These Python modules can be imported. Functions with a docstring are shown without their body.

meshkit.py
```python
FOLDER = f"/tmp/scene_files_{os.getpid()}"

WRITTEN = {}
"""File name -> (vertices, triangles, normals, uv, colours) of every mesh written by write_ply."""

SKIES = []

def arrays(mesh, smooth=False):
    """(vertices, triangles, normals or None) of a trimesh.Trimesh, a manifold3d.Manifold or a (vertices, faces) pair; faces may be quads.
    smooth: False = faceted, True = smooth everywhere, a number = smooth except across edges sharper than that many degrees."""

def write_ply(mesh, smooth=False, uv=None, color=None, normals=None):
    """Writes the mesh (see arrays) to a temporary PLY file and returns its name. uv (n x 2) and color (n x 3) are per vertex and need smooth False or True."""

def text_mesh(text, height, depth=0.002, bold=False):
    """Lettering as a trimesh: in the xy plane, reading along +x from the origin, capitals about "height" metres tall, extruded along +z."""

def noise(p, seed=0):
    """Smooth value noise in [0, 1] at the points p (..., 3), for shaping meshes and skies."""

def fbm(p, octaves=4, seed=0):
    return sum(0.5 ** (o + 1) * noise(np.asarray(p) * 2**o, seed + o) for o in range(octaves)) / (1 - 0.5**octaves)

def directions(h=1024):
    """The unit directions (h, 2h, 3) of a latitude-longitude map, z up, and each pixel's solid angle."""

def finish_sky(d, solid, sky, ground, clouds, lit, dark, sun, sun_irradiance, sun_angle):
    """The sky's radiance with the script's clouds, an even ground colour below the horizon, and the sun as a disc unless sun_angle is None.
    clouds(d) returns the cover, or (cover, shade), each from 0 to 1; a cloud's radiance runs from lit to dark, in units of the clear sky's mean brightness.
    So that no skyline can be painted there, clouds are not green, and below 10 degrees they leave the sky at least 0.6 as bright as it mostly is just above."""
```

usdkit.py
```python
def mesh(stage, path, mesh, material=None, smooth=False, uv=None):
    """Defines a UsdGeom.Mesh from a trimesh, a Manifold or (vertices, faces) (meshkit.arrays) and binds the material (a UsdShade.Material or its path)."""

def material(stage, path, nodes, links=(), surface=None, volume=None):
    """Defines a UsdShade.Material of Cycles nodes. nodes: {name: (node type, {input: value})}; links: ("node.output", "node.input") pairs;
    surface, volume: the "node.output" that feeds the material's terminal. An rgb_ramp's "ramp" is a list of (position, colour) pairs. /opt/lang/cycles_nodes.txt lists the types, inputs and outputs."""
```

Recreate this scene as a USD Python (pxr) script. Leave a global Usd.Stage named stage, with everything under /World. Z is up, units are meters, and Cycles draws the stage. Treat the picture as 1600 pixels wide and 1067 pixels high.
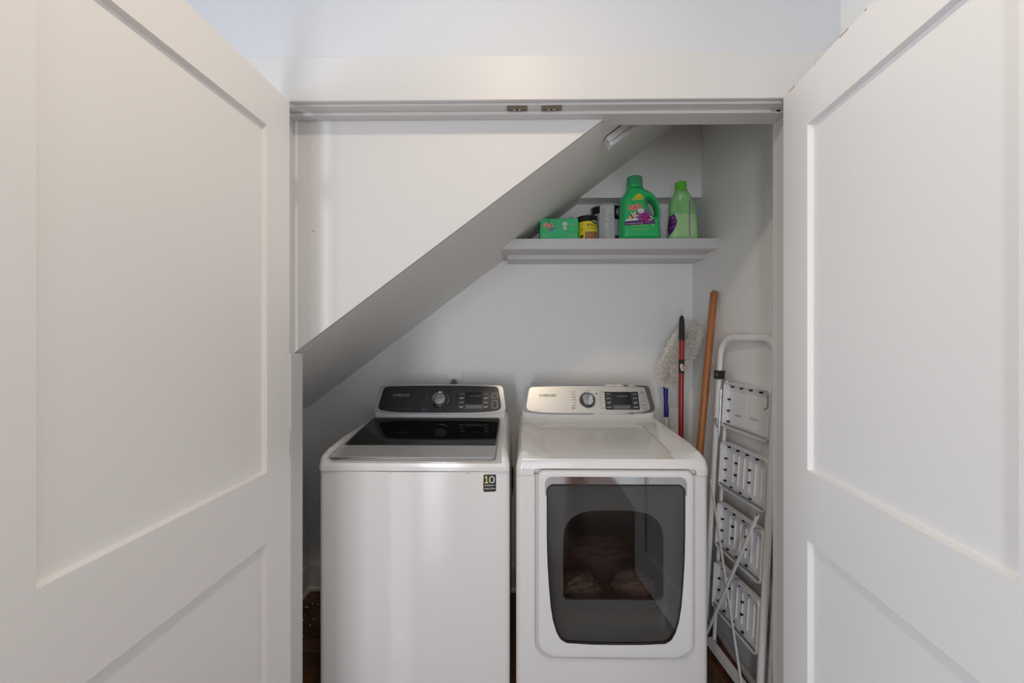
import math, random
import numpy as np
import trimesh
import manifold3d as m3
from manifold3d import Manifold
from shapely.geometry import Polygon, Point, box as sbox
from shapely.ops import unary_union
from shapely import affinity
from scipy.spatial import Delaunay
from pxr import Usd, UsdGeom, UsdLux, Gf, Sdf, Vt, UsdShade
import usdkit, meshkit

stage = Usd.Stage.CreateInMemory()
UsdGeom.SetStageUpAxis(stage, 'Z'); UsdGeom.SetStageMetersPerUnit(stage, 1.0)
UsdGeom.Xform.Define(stage, '/World')

# ------------------------------------------------------------------ camera, lights, exposure
EXPOSURE = -0.61
CAM_H = 1.392
cam = UsdGeom.Camera.Define(stage, '/World/camera')
cam.CreateHorizontalApertureAttr(36.0); cam.CreateVerticalApertureAttr(24.0)
cam.CreateFocalLengthAttr(36.0 * 650 / 1600)
cam.CreateVerticalApertureOffsetAttr(-6.0 / 1600 * 36.0)
cam.CreateClippingRangeAttr(Gf.Vec2f(0.02, 100.0))
cam.CreateExposureAttr(EXPOSURE)
cam.AddTranslateOp().Set(Gf.Vec3d(0, 0, CAM_H))
cam.AddRotateZOp().Set(math.degrees(8 / 650)); cam.AddRotateXOp().Set(90.0)


def area_light(name, loc, rot, w, h, color, power):
    l = UsdLux.RectLight.Define(stage, '/World/' + name)
    l.CreateWidthAttr(w); l.CreateHeightAttr(h); l.CreateColorAttr(Gf.Vec3f(*color)); l.CreateIntensityAttr(power)
    l.AddTranslateOp().Set(Gf.Vec3d(*loc)); l.AddRotateXYZOp().Set(Gf.Vec3f(*rot))
    return l


# daylight entering through the two windows of the room, and the ceiling downlight
area_light('daylight_left', (-3.06, -0.75, 1.25), (0, -90, 0), 1.5, 0.5, (0.75, 0.87, 1.0), 34)
area_light('daylight_rear', (-1.06, -3.06, 0.95), (90, 0, 0), 0.42, 1.7, (0.88, 0.92, 1.0), 34)
area_light('daylight_rear_wide', (0.25, -3.06, 1.10), (90, 0, 0), 0.90, 1.2, (0.90, 0.92, 1.0), 5.0)
downlight = UsdLux.DiskLight.Define(stage, '/World/downlight_glow')
downlight.CreateRadiusAttr(0.065); downlight.CreateColorAttr(Gf.Vec3f(1.0, 0.83, 0.62)); downlight.CreateIntensityAttr(320)
downlight.AddTranslateOp().Set(Gf.Vec3d(0.0, 0.36, 2.735))

# ------------------------------------------------------------------ helpers
rng = np.random.default_rng(7)
random.seed(7)
used = {}
cat_mesh = trimesh.util.concatenate


def numbered(parent, name):
    k = used.get((parent, name), 0); used[(parent, name)] = k + 1
    return name if k == 0 else f'{name}_{k:03d}'


def keys(prim, label=None, cat=None, group=None, kind=None):
    for k, v in (('label', label), ('category', cat), ('group', group), ('kind', kind)):
        if v: prim.SetCustomDataByKey(k, v)


class Node:
    def __init__(self, path, loc): self.path, self.loc = path, np.array(loc, float)


def thing(name, label, cat, loc=(0, 0, 0), group=None, kind=None):
    path = '/World/' + numbered('/World', name)
    x = UsdGeom.Xform.Define(stage, path); x.AddTranslateOp().Set(Gf.Vec3d(*map(float, loc)))
    keys(x.GetPrim(), label, cat, group, kind)
    return Node(path, loc)


def arr(m):
    if isinstance(m, Manifold):
        k = m.to_mesh(); return trimesh.Trimesh(np.array(k.vert_properties[:, :3]), np.array(k.tri_verts), process=False)
    return m


def part(parent, name, mesh, mat, label=None, smooth=30, kind=None):
    """A part (or, under a part, a sub-part): one Mesh; mesh is given in world coordinates."""
    m = arr(mesh); loc = parent.loc
    path = parent.path + '/' + numbered(parent.path, name)
    p = usdkit.mesh(stage, path, (np.asarray(m.vertices) - loc, m.faces), M[mat], smooth=smooth)
    keys(p.GetPrim(), label, kind=kind)
    return Node(path, loc)


def single(name, mesh, mat, label, cat, group=None, kind=None, smooth=30):
    m = arr(mesh)
    path = '/World/' + numbered('/World', name)
    p = usdkit.mesh(stage, path, (np.asarray(m.vertices), m.faces), M[mat], smooth=smooth)
    keys(p.GetPrim(), label, cat, group, kind)
    return Node(path, (0, 0, 0))


def B(x0, x1, y0, y1, z0, z1):
    m = trimesh.creation.box([x1 - x0, y1 - y0, z1 - z0]); m.apply_translation([(x0 + x1) / 2, (y0 + y1) / 2, (z0 + z1) / 2]); return m


def MBx(x0, x1, y0, y1, z0, z1):
    return Manifold.cube((x1 - x0, y1 - y0, z1 - z0)).translate((x0, y0, z0))


def rbox(x0, x1, y0, y1, z0, z1, r=0.01, seg=16):
    s = Manifold.sphere(r, seg)
    return Manifold.batch_hull([s.translate((x, y, z)) for x in (x0 + r, x1 - r) for y in (y0 + r, y1 - r) for z in (z0 + r, z1 - r)])


def cbox(x0, x1, y0, y1, z0, z1, c=0.002):
    """a box with chamfered edges"""
    a = MBx(x0 + c, x1 - c, y0 + c, y1 - c, z0, z1); b = MBx(x0, x1, y0 + c, y1 - c, z0 + c, z1 - c); d = MBx(x0 + c, x1 - c, y0, y1, z0 + c, z1 - c)
    return Manifold.batch_hull([a, b, d])


def ext(poly, d):
    gs = getattr(poly, 'geoms', [poly])
    return cat_mesh([trimesh.creation.extrude_polygon(g, d, engine='earcut') for g in gs if g.area > 1e-10])


def put(mesh, o, xd, yd):
    """local (x, y, z) -> o + x xd + y yd + z (xd x yd)"""
    m = arr(mesh).copy(); xd = np.array(xd, float); yd = np.array(yd, float); T = np.eye(4)
    T[:3, 0], T[:3, 1], T[:3, 2], T[:3, 3] = xd, yd, np.cross(xd, yd), o
    m.apply_transform(T); return m


def xz(poly, y0, y1):
    """polygon in (x, z) between y0 and y1"""
    return put(ext(poly, y1 - y0), (0, y1, 0), (1, 0, 0), (0, 0, 1))


def mani(m):
    m = arr(m); m.merge_vertices()
    return Manifold(m3.Mesh(np.asarray(m.vertices, np.float32), np.asarray(m.faces, np.uint32)))


def rrect(x0, y0, x1, y1, r, seg=8):
    return sbox(x0 + r, y0 + r, x1 - r, y1 - r).buffer(r, quad_segs=seg)


def smoothpoly(p, r, seg=8):
    return p.buffer(-r, quad_segs=seg).buffer(2 * r, quad_segs=seg).buffer(-r, quad_segs=seg)


def text_poly(s, h, bold=False):
    m = meshkit.text_mesh(s, h, 0.001, bold)
    up = m.face_normals[:, 2] > 0.9
    return unary_union([Polygon(t[:, :2]).buffer(1e-6) for t in m.triangles[up]])


def fit(poly, x0, x1, y0=None, h=None):
    a, b, c, d = poly.bounds
    sx = (x1 - x0) / (c - a); sy = sx if h is None else h / (d - b)
    p = affinity.translate(poly, -a, -b); p = affinity.scale(p, sx, sy, origin=(0, 0))
    return affinity.translate(p, x0, y0 or 0)


def lathe(profile, seg=40):
    return trimesh.creation.revolve(np.array(profile, float), sections=seg)


def tube(pts, r, sides=12, ry=None, up=None):
    """a swept tube with capped ends; ry gives an oval section"""
    p = np.array(pts, float); n = len(p); t = np.gradient(p, axis=0); t /= np.linalg.norm(t, axis=1, keepdims=True)
    r = np.broadcast_to(r, (n,)); ry = r if ry is None else np.broadcast_to(ry, (n,))
    u = np.array(up if up is not None else ([0, 0, 1] if abs(t[0][2]) < 0.9 else [1, 0, 0]), float)
    V = []
    ang = np.arange(sides) * 2 * math.pi / sides
    for i in range(n):
        a = u - t[i] * u.dot(t[i]); a /= np.linalg.norm(a); b = np.cross(t[i], a); u = a
        V.append(p[i] + r[i] * np.cos(ang)[:, None] * a + ry[i] * np.sin(ang)[:, None] * b)
    V = np.vstack(V); F = []
    for i in range(n - 1):
        for j in range(sides):
            k = (j + 1) % sides; A, Bq, C, D = i * sides + j, i * sides + k, (i + 1) * sides + k, (i + 1) * sides + j
            F += [[A, Bq, C], [A, C, D]]
    c0, c1 = len(V), len(V) + 1
    V = np.vstack([V, p[0], p[-1]])
    for j in range(sides):
        k = (j + 1) % sides
        F += [[c0, k, j], [c1, (n - 1) * sides + j, (n - 1) * sides + k]]
    return trimesh.Trimesh(V, F, process=False)


def bend(pts, r, seg=8):
    """rounds the corners of a polyline with radius r"""
    p = [np.array(q, float) for q in pts]; out = [p[0]]
    for a, b, c in zip(p, p[1:], p[2:]):
        u = (a - b) / np.linalg.norm(a - b); v = (c - b) / np.linalg.norm(c - b)
        s, e = b + u * r, b + v * r
        for k in range(seg + 1):
            t = k / seg; out.append((1 - t) ** 2 * s + 2 * t * (1 - t) * b + t * t * e)
    out.append(p[-1]); return out


def inflate(poly, D, R, step, mod=None):
    """a closed cushion over a polygon (holes allowed): half depth D/2, rounded over the distance R from the outline"""
    rings = [poly.exterior, *poly.interiors]
    bp = []
    for g in rings:
        n = max(8, int(g.length / step)); bp += [g.interpolate(i / n, normalized=True).coords[0] for i in range(n)]
    a, b, c, d = poly.bounds
    gx, gy = np.meshgrid(np.arange(a, c, step), np.arange(b, d, step)); inner = poly.buffer(-step * 0.55)
    ip = [(x, y) for x, y in zip(gx.ravel(), gy.ravel()) if inner.contains(Point(x, y))]
    for k in (0.06, 0.2, 0.5):
        q = poly.buffer(-R * k)
        for g in getattr(q, 'geoms', [q]):
            if g.is_empty: continue
            for rg in (g.exterior, *g.interiors):
                n = max(8, int(rg.length / step)); ip += [rg.interpolate(i / n, normalized=True).coords[0] for i in range(n)]
    P = np.array(bp + ip); nb = len(bp)
    T = Delaunay(P).simplices
    T = np.array([t for t in T if poly.buffer(1e-6).contains(Point(P[t].mean(0)))])
    e1, e2 = P[T[:, 1]] - P[T[:, 0]], P[T[:, 2]] - P[T[:, 0]]; cr = e1[:, 0] * e2[:, 1] - e1[:, 1] * e2[:, 0]
    T = T[np.abs(cr) > 1e-12]; cr = cr[np.abs(cr) > 1e-12]; T[cr < 0] = T[cr < 0][:, ::-1]
    lines = poly.boundary
    dist = np.array([lines.distance(Point(q)) for q in P]); dist[:nb] = 0
    s = np.clip(dist / R, 0, 1); z = D / 2 * np.sqrt(np.clip(1 - (1 - s) ** 2, 0, 1))
    if mod is not None: z = z * np.array([mod(*q) for q in P])
    V = np.vstack([np.c_[P, z], np.c_[P, -z]]); n = len(P)
    back = T[:, ::-1] + n; back = np.where(back - n < nb, back - n, back)
    return trimesh.Trimesh(V, np.vstack([T, back]), process=False)


# ------------------------------------------------------------------ materials
M = {}


def mat(name, color, rough=0.5, metal=0.0, noise=None, bump=None, **kw):
    nodes = {'p': ('principled_bsdf', {'base_color': color, 'roughness': rough, 'metallic': metal, **kw})}; links = []
    if noise:
        sc, c2, stretch = noise
        nodes['tc'] = ('texture_coordinate', {}); nodes['mp'] = ('mapping', {'scale': stretch}); nodes['n'] = ('noise_texture', {'scale': sc, 'detail': 4.0})
        nodes['r'] = ('rgb_ramp', {'ramp': [(0.3, color), (0.7, c2)]})
        links += [('tc.object', 'mp.vector'), ('mp.vector', 'n.vector'), ('n.fac', 'r.fac'), ('r.color', 'p.base_color')]
    if bump:
        sc, st, ds = bump
        nodes['g'] = ('texture_coordinate', {}); nodes['bn'] = ('noise_texture', {'scale': sc, 'detail': 2.0}); nodes['b'] = ('bump', {'strength': st, 'distance': ds})
        links += [('g.object', 'bn.vector'), ('bn.fac', 'b.height'), ('b.normal', 'p.normal')]
    M[name] = usdkit.material(stage, '/World/Looks/' + name, nodes, links, surface='p.BSDF')


UsdGeom.Scope.Define(stage, '/World/Looks')
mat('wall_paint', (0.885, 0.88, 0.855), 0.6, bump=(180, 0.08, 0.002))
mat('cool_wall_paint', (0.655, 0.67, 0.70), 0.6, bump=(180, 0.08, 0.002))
mat('room_paint', (0.55, 0.545, 0.53), 0.7)
mat('trim_paint', (0.68, 0.672, 0.665), 0.45, bump=(60, 0.04, 0.002))
mat('door_paint', (0.87, 0.845, 0.825), 0.38, bump=(90, 0.05, 0.002))
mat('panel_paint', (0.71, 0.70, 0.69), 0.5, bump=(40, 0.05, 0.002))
mat('bare_wood', (0.50, 0.36, 0.18), 0.8)
mat('wood_floor', (0.085, 0.030, 0.012), 0.15, noise=(7, (0.17, 0.065, 0.026), (1.2, 14, 14)))
mat('wood_floor_light', (0.13, 0.048, 0.018), 0.15, noise=(9, (0.22, 0.09, 0.036), (1.2, 14, 14)))
mat('wood_floor_dark', (0.055, 0.02, 0.009), 0.15, noise=(8, (0.12, 0.045, 0.018), (1.2, 14, 14)))
mat('floor_gap', (0.02, 0.01, 0.006), 0.9)
mat('bronze', (0.23, 0.20, 0.16), 0.45, 0.85)
mat('screw_dark', (0.05, 0.045, 0.04), 0.5, 0.8)
mat('enamel', (0.87, 0.85, 0.835), 0.15, coat_weight=0.4, coat_roughness=0.12)
mat('white_plastic', (0.85, 0.84, 0.835), 0.3)
mat('graphite', (0.055, 0.055, 0.058), 0.32, 0.75)
mat('silver', (0.66, 0.645, 0.62), 0.34, 0.9)
mat('lid_silver', (0.34, 0.34, 0.34), 0.36, 0.85)
mat('strip_silver', (0.62, 0.62, 0.62), 0.42, 0.7)
mat('chrome', (0.52, 0.52, 0.525), 0.06, 1.0)
mat('rim_grey', (0.55, 0.55, 0.55), 0.2, 0.6)
mat('black_glass', (0.004, 0.005, 0.005), 0.05, ior=1.22)
mat('black_plastic', (0.012, 0.012, 0.012), 0.35)
mat('screen_black', (0.008, 0.009, 0.012), 0.12)
mat('key_dark', (0.035, 0.033, 0.035), 0.3)
mat('print_grey', (0.25, 0.25, 0.25), 0.6)
mat('print_dark', (0.06, 0.06, 0.06), 0.6)
mat('print_light', (0.62, 0.62, 0.62), 0.6)
mat('print_white', (0.85, 0.85, 0.84), 0.6)
mat('print_blue', (0.08, 0.16, 0.42), 0.6)
mat('print_red', (0.5, 0.12, 0.06), 0.6)
mat('steel', (0.45, 0.50, 0.52), 0.3, 0.9)
mat('drum', (0.16, 0.14, 0.13), 0.5, 0.3)
mat('door_bowl', (0.78, 0.78, 0.77), 0.3)
mat('laundry_pink', (0.80, 0.52, 0.46), 0.9, bump=(30, 0.4, 0.01))
mat('laundry_tan', (0.80, 0.60, 0.48), 0.9, bump=(30, 0.4, 0.01))
mat('laundry_dark', (0.42, 0.24, 0.20), 0.9)
mat('ladder_white', (0.86, 0.86, 0.86), 0.35)
mat('ladder_tray', (0.84, 0.84, 0.85), 0.45)
mat('paper', (0.80, 0.80, 0.78), 0.7)
mat('rubber', (0.01, 0.01, 0.01), 0.5)
mat('handle_wood', (0.36, 0.125, 0.035), 0.4, noise=(14, (0.50, 0.19, 0.06), (10, 10, 0.6)))
mat('red_pole', (0.36, 0.016, 0.014), 0.3)
mat('red_badge', (0.6, 0.05, 0.05), 0.5)
mat('grip_black', (0.012, 0.012, 0.013), 0.6)
mat('blue_plastic', (0.014, 0.018, 0.24), 0.35)
mat('fluff_cream', (0.95, 0.91, 0.84), 0.9)
mat('fluff_grey', (0.85, 0.82, 0.76), 0.9)
mat('gain_green', (0.035, 0.60, 0.18), 0.32)
mat('gain_cap', (0.07, 0.42, 0.19), 0.25)
mat('cap_lime', (0.14, 0.62, 0.05), 0.35)
mat('bottle_mint', (0.30, 0.68, 0.26), 0.28)
mat('liquid_mint', (0.48, 0.78, 0.38), 0.28)
mat('box_green', (0.05, 0.56, 0.22), 0.5)
mat('orange_red', (0.85, 0.13, 0.025), 0.5)
mat('yellow', (0.85, 0.70, 0.03), 0.45)
mat('purple', (0.12, 0.012, 0.17), 0.5)
mat('violet', (0.35, 0.10, 0.42), 0.5)
mat('magenta', (0.42, 0.03, 0.20), 0.5)
mat('leaf_print', (0.35, 0.60, 0.12), 0.5)
mat('cream_print', (0.78, 0.72, 0.45), 0.5)
mat('can_black', (0.015, 0.015, 0.017), 0.3)
mat('can_metal', (0.55, 0.55, 0.55), 0.3, 0.95)
mat('label_grey', (0.45, 0.45, 0.45), 0.5)
mat('label_white', (0.62, 0.62, 0.61), 0.5)
mat('wood_swatch', (0.33, 0.14, 0.06), 0.5, noise=(30, (0.45, 0.22, 0.10), (1, 1, 6)))
mat('can_red', (0.45, 0.03, 0.06), 0.4)
mat('plug_grey', (0.16, 0.16, 0.16), 0.5)
mat('sticker_lime', (0.75, 0.85, 0.12), 0.5)
mat('lint', (0.7, 0.68, 0.62), 0.9)
mat('diffuser', (0.70, 0.70, 0.72), 0.35)
mat('cord_brown', (0.05, 0.04, 0.03), 0.5)
M['tinted_glass'] = usdkit.material(stage, '/World/Looks/tinted_glass', {
    't': ('transparent_bsdf', {'color': (0.60, 0.60, 0.59)}), 'g': ('glossy_bsdf', {'color': (1, 1, 1), 'roughness': 0.02}),
    'f': ('fresnel', {'IOR': 1.5}), 'm': ('mix_closure', {})},
    [('f.fac', 'm.fac'), ('t.BSDF', 'm.closure1'), ('g.BSDF', 'm.closure2')], surface='m.closure')
M['pane_glass'] = usdkit.material(stage, '/World/Looks/pane_glass', {
    't': ('transparent_bsdf', {'color': (0.95, 0.97, 0.98)}), 'g': ('glossy_bsdf', {'color': (1, 1, 1), 'roughness': 0.02}),
    'f': ('fresnel', {'IOR': 1.45}), 'm': ('mix_closure', {})},
    [('f.fac', 'm.fac'), ('t.BSDF', 'm.closure1'), ('g.BSDF', 'm.closure2')], surface='m.closure')
M['clear_bag'] = usdkit.material(stage, '/World/Looks/clear_bag', {
    't': ('transparent_bsdf', {'color': (0.9, 0.9, 0.9)}), 'g': ('principled_bsdf', {'base_color': (0.75, 0.75, 0.75), 'roughness': 0.15}),
    'm': ('mix_closure', {'fac': 0.45})}, [('t.BSDF', 'm.closure1'), ('g.BSDF', 'm.closure2')], surface='m.closure')

# ------------------------------------------------------------------ the setting
XL, XR, YB = -1.16, 0.962, 2.296              # closet walls
YC, YW, YI = 1.232, 1.249, 1.352              # casing face, room side and closet side of the front wall
JL, JR = -0.711, 0.834                        # faces of the jambs
H0, H1, H2 = 2.096, 2.090, 2.080              # casing, head jamb, stop
ROOM = 2.75                                   # ceiling height of the room
SL, S0 = 0.7515, 1.8768                       # the stair slope: z = S0 + SL x
slope = lambda x: S0 + SL * x
TOP = 3.0


def struct(name, mesh, m, label, cat, smooth=False):
    return single(name, mesh, m, label, cat, kind='structure', smooth=smooth)


fl = thing('floor', 'dark reddish brown wooden plank floor below the machines and between the open doors', 'floor', (0, 0, 0), kind='structure')
part(fl, 'subfloor', B(-3.1, XR, -3.1, YB, -0.06, -0.0125), 'floor_gap', smooth=False)
part(fl, 'far_boards', cat_mesh([B(-3.1, XR, y + 0.001, y + 0.084, -0.012, 0.0) for y in np.arange(-3.1, -0.61, 0.085)] +
     [B(-3.1, -1.30, y + 0.001, y + 0.084, -0.012, 0.0) for y in np.arange(-3.1 + 0.085 * 30, 1.2, 0.085)]), 'wood_floor', smooth=False, kind='stuff')
y = -3.1 + 0.085 * 30; k = 0
while y < YB - 0.02:
    cut = rng.uniform(-0.9, 0.6); x0 = -1.299 if y < 1.2 else XL + 0.001
    for a, b in ((x0, cut - 0.0008), (cut + 0.0008, XR - 0.001)):
        part(fl, 'plank', B(a, b, y + 0.0008, min(y + 0.0842, YB), -0.0125, 0.0 - rng.uniform(0, 0.0004)), ['wood_floor', 'wood_floor_light', 'wood_floor_dark', 'wood_floor'][rng.integers(4)], smooth=False)
    y += 0.085

struct('wall_back', B(-1.28, 1.08, YB, 2.40, -0.06, TOP), 'wall_paint', 'pale grey back wall of the closet behind the washer and dryer', 'wall')
struct('wall_left', B(-1.28, XL, YI, YB, -0.06, TOP), 'wall_paint', 'left closet wall half hidden behind the left door and washer', 'wall')
struct('wall_right', B(XR, 1.08, -3.1, YB, -0.06, TOP), 'wall_paint', 'right wall behind the step ladder and wooden pole', 'wall')
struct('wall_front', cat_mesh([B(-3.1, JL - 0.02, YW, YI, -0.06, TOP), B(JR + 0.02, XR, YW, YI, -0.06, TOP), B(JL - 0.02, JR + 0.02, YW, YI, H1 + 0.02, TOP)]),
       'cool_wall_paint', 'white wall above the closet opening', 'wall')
w1 = (-1.00, -0.50, 0.50, 2.00)     # window in the room's left wall: y0 y1 z0 z1
struct('wall_far_left', cat_mesh([B(-3.2, -3.1, -3.1, w1[0], -0.06, TOP), B(-3.2, -3.1, w1[1], YW, -0.06, TOP), B(-3.2, -3.1, w1[0], w1[1], -0.06, w1[2]), B(-3.2, -3.1, w1[0], w1[1], w1[3], TOP)]),
       'room_paint', 'far left wall of the room with a window, out of view', 'wall')
w2 = (-1.29, -0.83, 0.10, 1.80)   # window in the rear wall: x0 x1 z0 z1
w3 = (-0.25, 0.75, 0.48, 1.72)  # second rear window
struct('wall_rear', cat_mesh([B(-3.2, w2[0], -3.2, -3.1, -0.06, TOP), B(w2[1], w3[0], -3.2, -3.1, -0.06, TOP), B(w3[1], 1.08, -3.2, -3.1, -0.06, TOP)] +
       [B(q[0], q[1], -3.2, -3.1, a, b) for q in (w2, w3) for a, b in ((-0.06, q[2]), (q[3], TOP))]),
       'room_paint', 'rear wall of the room behind the camera with two windows', 'wall')


def window(name, frame, pane, label):
    t = thing(name, label, 'window', kind='structure')
    part(t, 'window_frame', cat_mesh(frame), 'trim_paint', smooth=False)
    part(t, 'pane', pane, 'pane_glass', smooth=False)


def wframe_y(y0, y1, z0, z1):
    return [B(-3.17, -3.12, y0, y0 + 0.05, z0, z1), B(-3.17, -3.12, y1 - 0.05, y1, z0, z1), B(-3.17, -3.12, y0 + 0.05, y1 - 0.05, z0, z0 + 0.05), B(-3.17, -3.12, y0 + 0.05, y1 - 0.05, z1 - 0.05, z1)]


def wframe_x(x0, x1, z0, z1):
    return [B(x0, x0 + 0.05, -3.17, -3.12, z0, z1), B(x1 - 0.05, x1, -3.17, -3.12, z0, z1), B(x0 + 0.05, x1 - 0.05, -3.17, -3.12, z0, z0 + 0.05), B(x0 + 0.05, x1 - 0.05, -3.17, -3.12, z1 - 0.05, z1)]


window('window_1', wframe_y(*w1), B(-3.15, -3.145, w1[0] + 0.05, w1[1] - 0.05, w1[2] + 0.05, w1[3] - 0.05), 'white framed window in the far left wall of the room')
window('window_2', wframe_x(*w2), B(w2[0] + 0.05, w2[1] - 0.05, -3.15, -3.145, w2[2] + 0.05, w2[3] - 0.05), 'tall white framed window in the rear wall of the room')
window('window_3', wframe_x(*w3), B(w3[0] + 0.05, w3[1] - 0.05, -3.15, -3.145, w3[2] + 0.05, w3[3] - 0.05), 'wide white framed window in the rear wall of the room')

ce = struct('ceiling_001', B(-3.1, XR, -3.1, YW, ROOM, TOP), 'room_paint', 'flat pale ceiling of the room in front of the closet', 'ceiling')
# the stair underside: a slab following the slope
xs = [(XL, slope(XL)), (XR, slope(XR)), (XR, slope(XR) + 0.06), (XL, slope(XL) + 0.06)]
x27 = (H2 - S0) / SL
soffit = cat_mesh([xz(Polygon(xs), YI + 0.0005, YB), xz(Polygon([(XL, slope(XL)), (x27 - 0.001, slope(x27 - 0.001)), (x27 - 0.09, slope(x27 - 0.001)), (XL, slope(XL) + 0.06)]), 1.3302, YI + 0.0005)])
struct('ceiling', soffit, 'wall_paint', 'sloping underside of the stairs running down to the left over the washer', 'ceiling')
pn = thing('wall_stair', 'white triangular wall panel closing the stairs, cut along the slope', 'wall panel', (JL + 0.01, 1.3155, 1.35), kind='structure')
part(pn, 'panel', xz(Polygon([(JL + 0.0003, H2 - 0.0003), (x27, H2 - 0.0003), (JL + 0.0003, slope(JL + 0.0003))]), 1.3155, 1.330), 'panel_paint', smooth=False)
part(pn, 'nail_mark', put(lathe([(0, 0.0008), (0.0022, 0.0006), (0.0026, 0)], 12), (-0.648, 1.3155, 1.731), (1, 0, 0), (0, 0, 1)), 'print_grey')
xb = (2.124 - S0) / SL
struct('wall_bulkhead', xz(Polygon([(xb, 2.124), (XR - 0.0003, 2.124), (XR - 0.0003, slope(XR) - 0.0003)]), 2.183, YB - 0.0003), 'wall_paint', 'boxed ledge across the back wall above the shelf', 'bulkhead')

# frame of the opening: jambs, stops, casing
tr = thing('trim_1', 'white painted frame and flat casing around the closet opening', 'door frame', (0, YC, 0), kind='structure')
part(tr, 'jamb', cbox(JL - 0.0199, JL, YW - 0.0, YI, 0.0, H1 + 0.0195, 0.001), 'trim_paint')
part(tr, 'jamb', cbox(JR, JR + 0.0199, YW - 0.0, YI, 0.0, H1 + 0.0195, 0.001), 'trim_paint')
hj = part(tr, 'head_jamb', cbox(JL, JR, YW, YI, H1, H1 + 0.0195, 0.001), 'trim_paint')
part(tr, 'stop', cbox(JL, JL + 0.010, 1.2815, YI, 0.0, slope(JL) - 0.001, 0.0015), 'trim_paint')
part(tr, 'stop', cbox(JR - 0.010, JR, 1.2815, YI, 0.0, H2, 0.0015), 'trim_paint')
part(tr, 'head_stop', cbox(JL, JR, 1.2815, YI, H2, H1, 0.0015), 'trim_paint')
part(tr, 'casing', cbox(JL - 0.106, JL - 0.006, YC, YW, 0.0, H0, 0.002), 'trim_paint')
part(tr, 'casing', cbox(JR + 0.006, XR - 0.001, YC, YW, 0.0, H0, 0.002), 'trim_paint')
part(tr, 'head_casing', cbox(JL - 0.106, XR - 0.001, YC, YW, H0, H0 + 0.134, 0.002), 'trim_paint')
for x0, w in ((0.777, 0.026), (0.792, 0.012)):
    part(tr, 'bare_wood_chip', B(x0, x0 + w, 1.2806, 1.2816, 2.0835, 2.0875 + 0.001 * (w > 0.02)), 'bare_wood', smooth=False)
for i in range(6):
    x0 = 0.31 + i * 0.012 + rng.uniform(-.003, .003)
    part(tr, 'scuff', B(x0, x0 + rng.uniform(0.003, 0.008), 1.2810, 1.2816, 2.0846, 2.0862), 'print_light', smooth=False)

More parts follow.
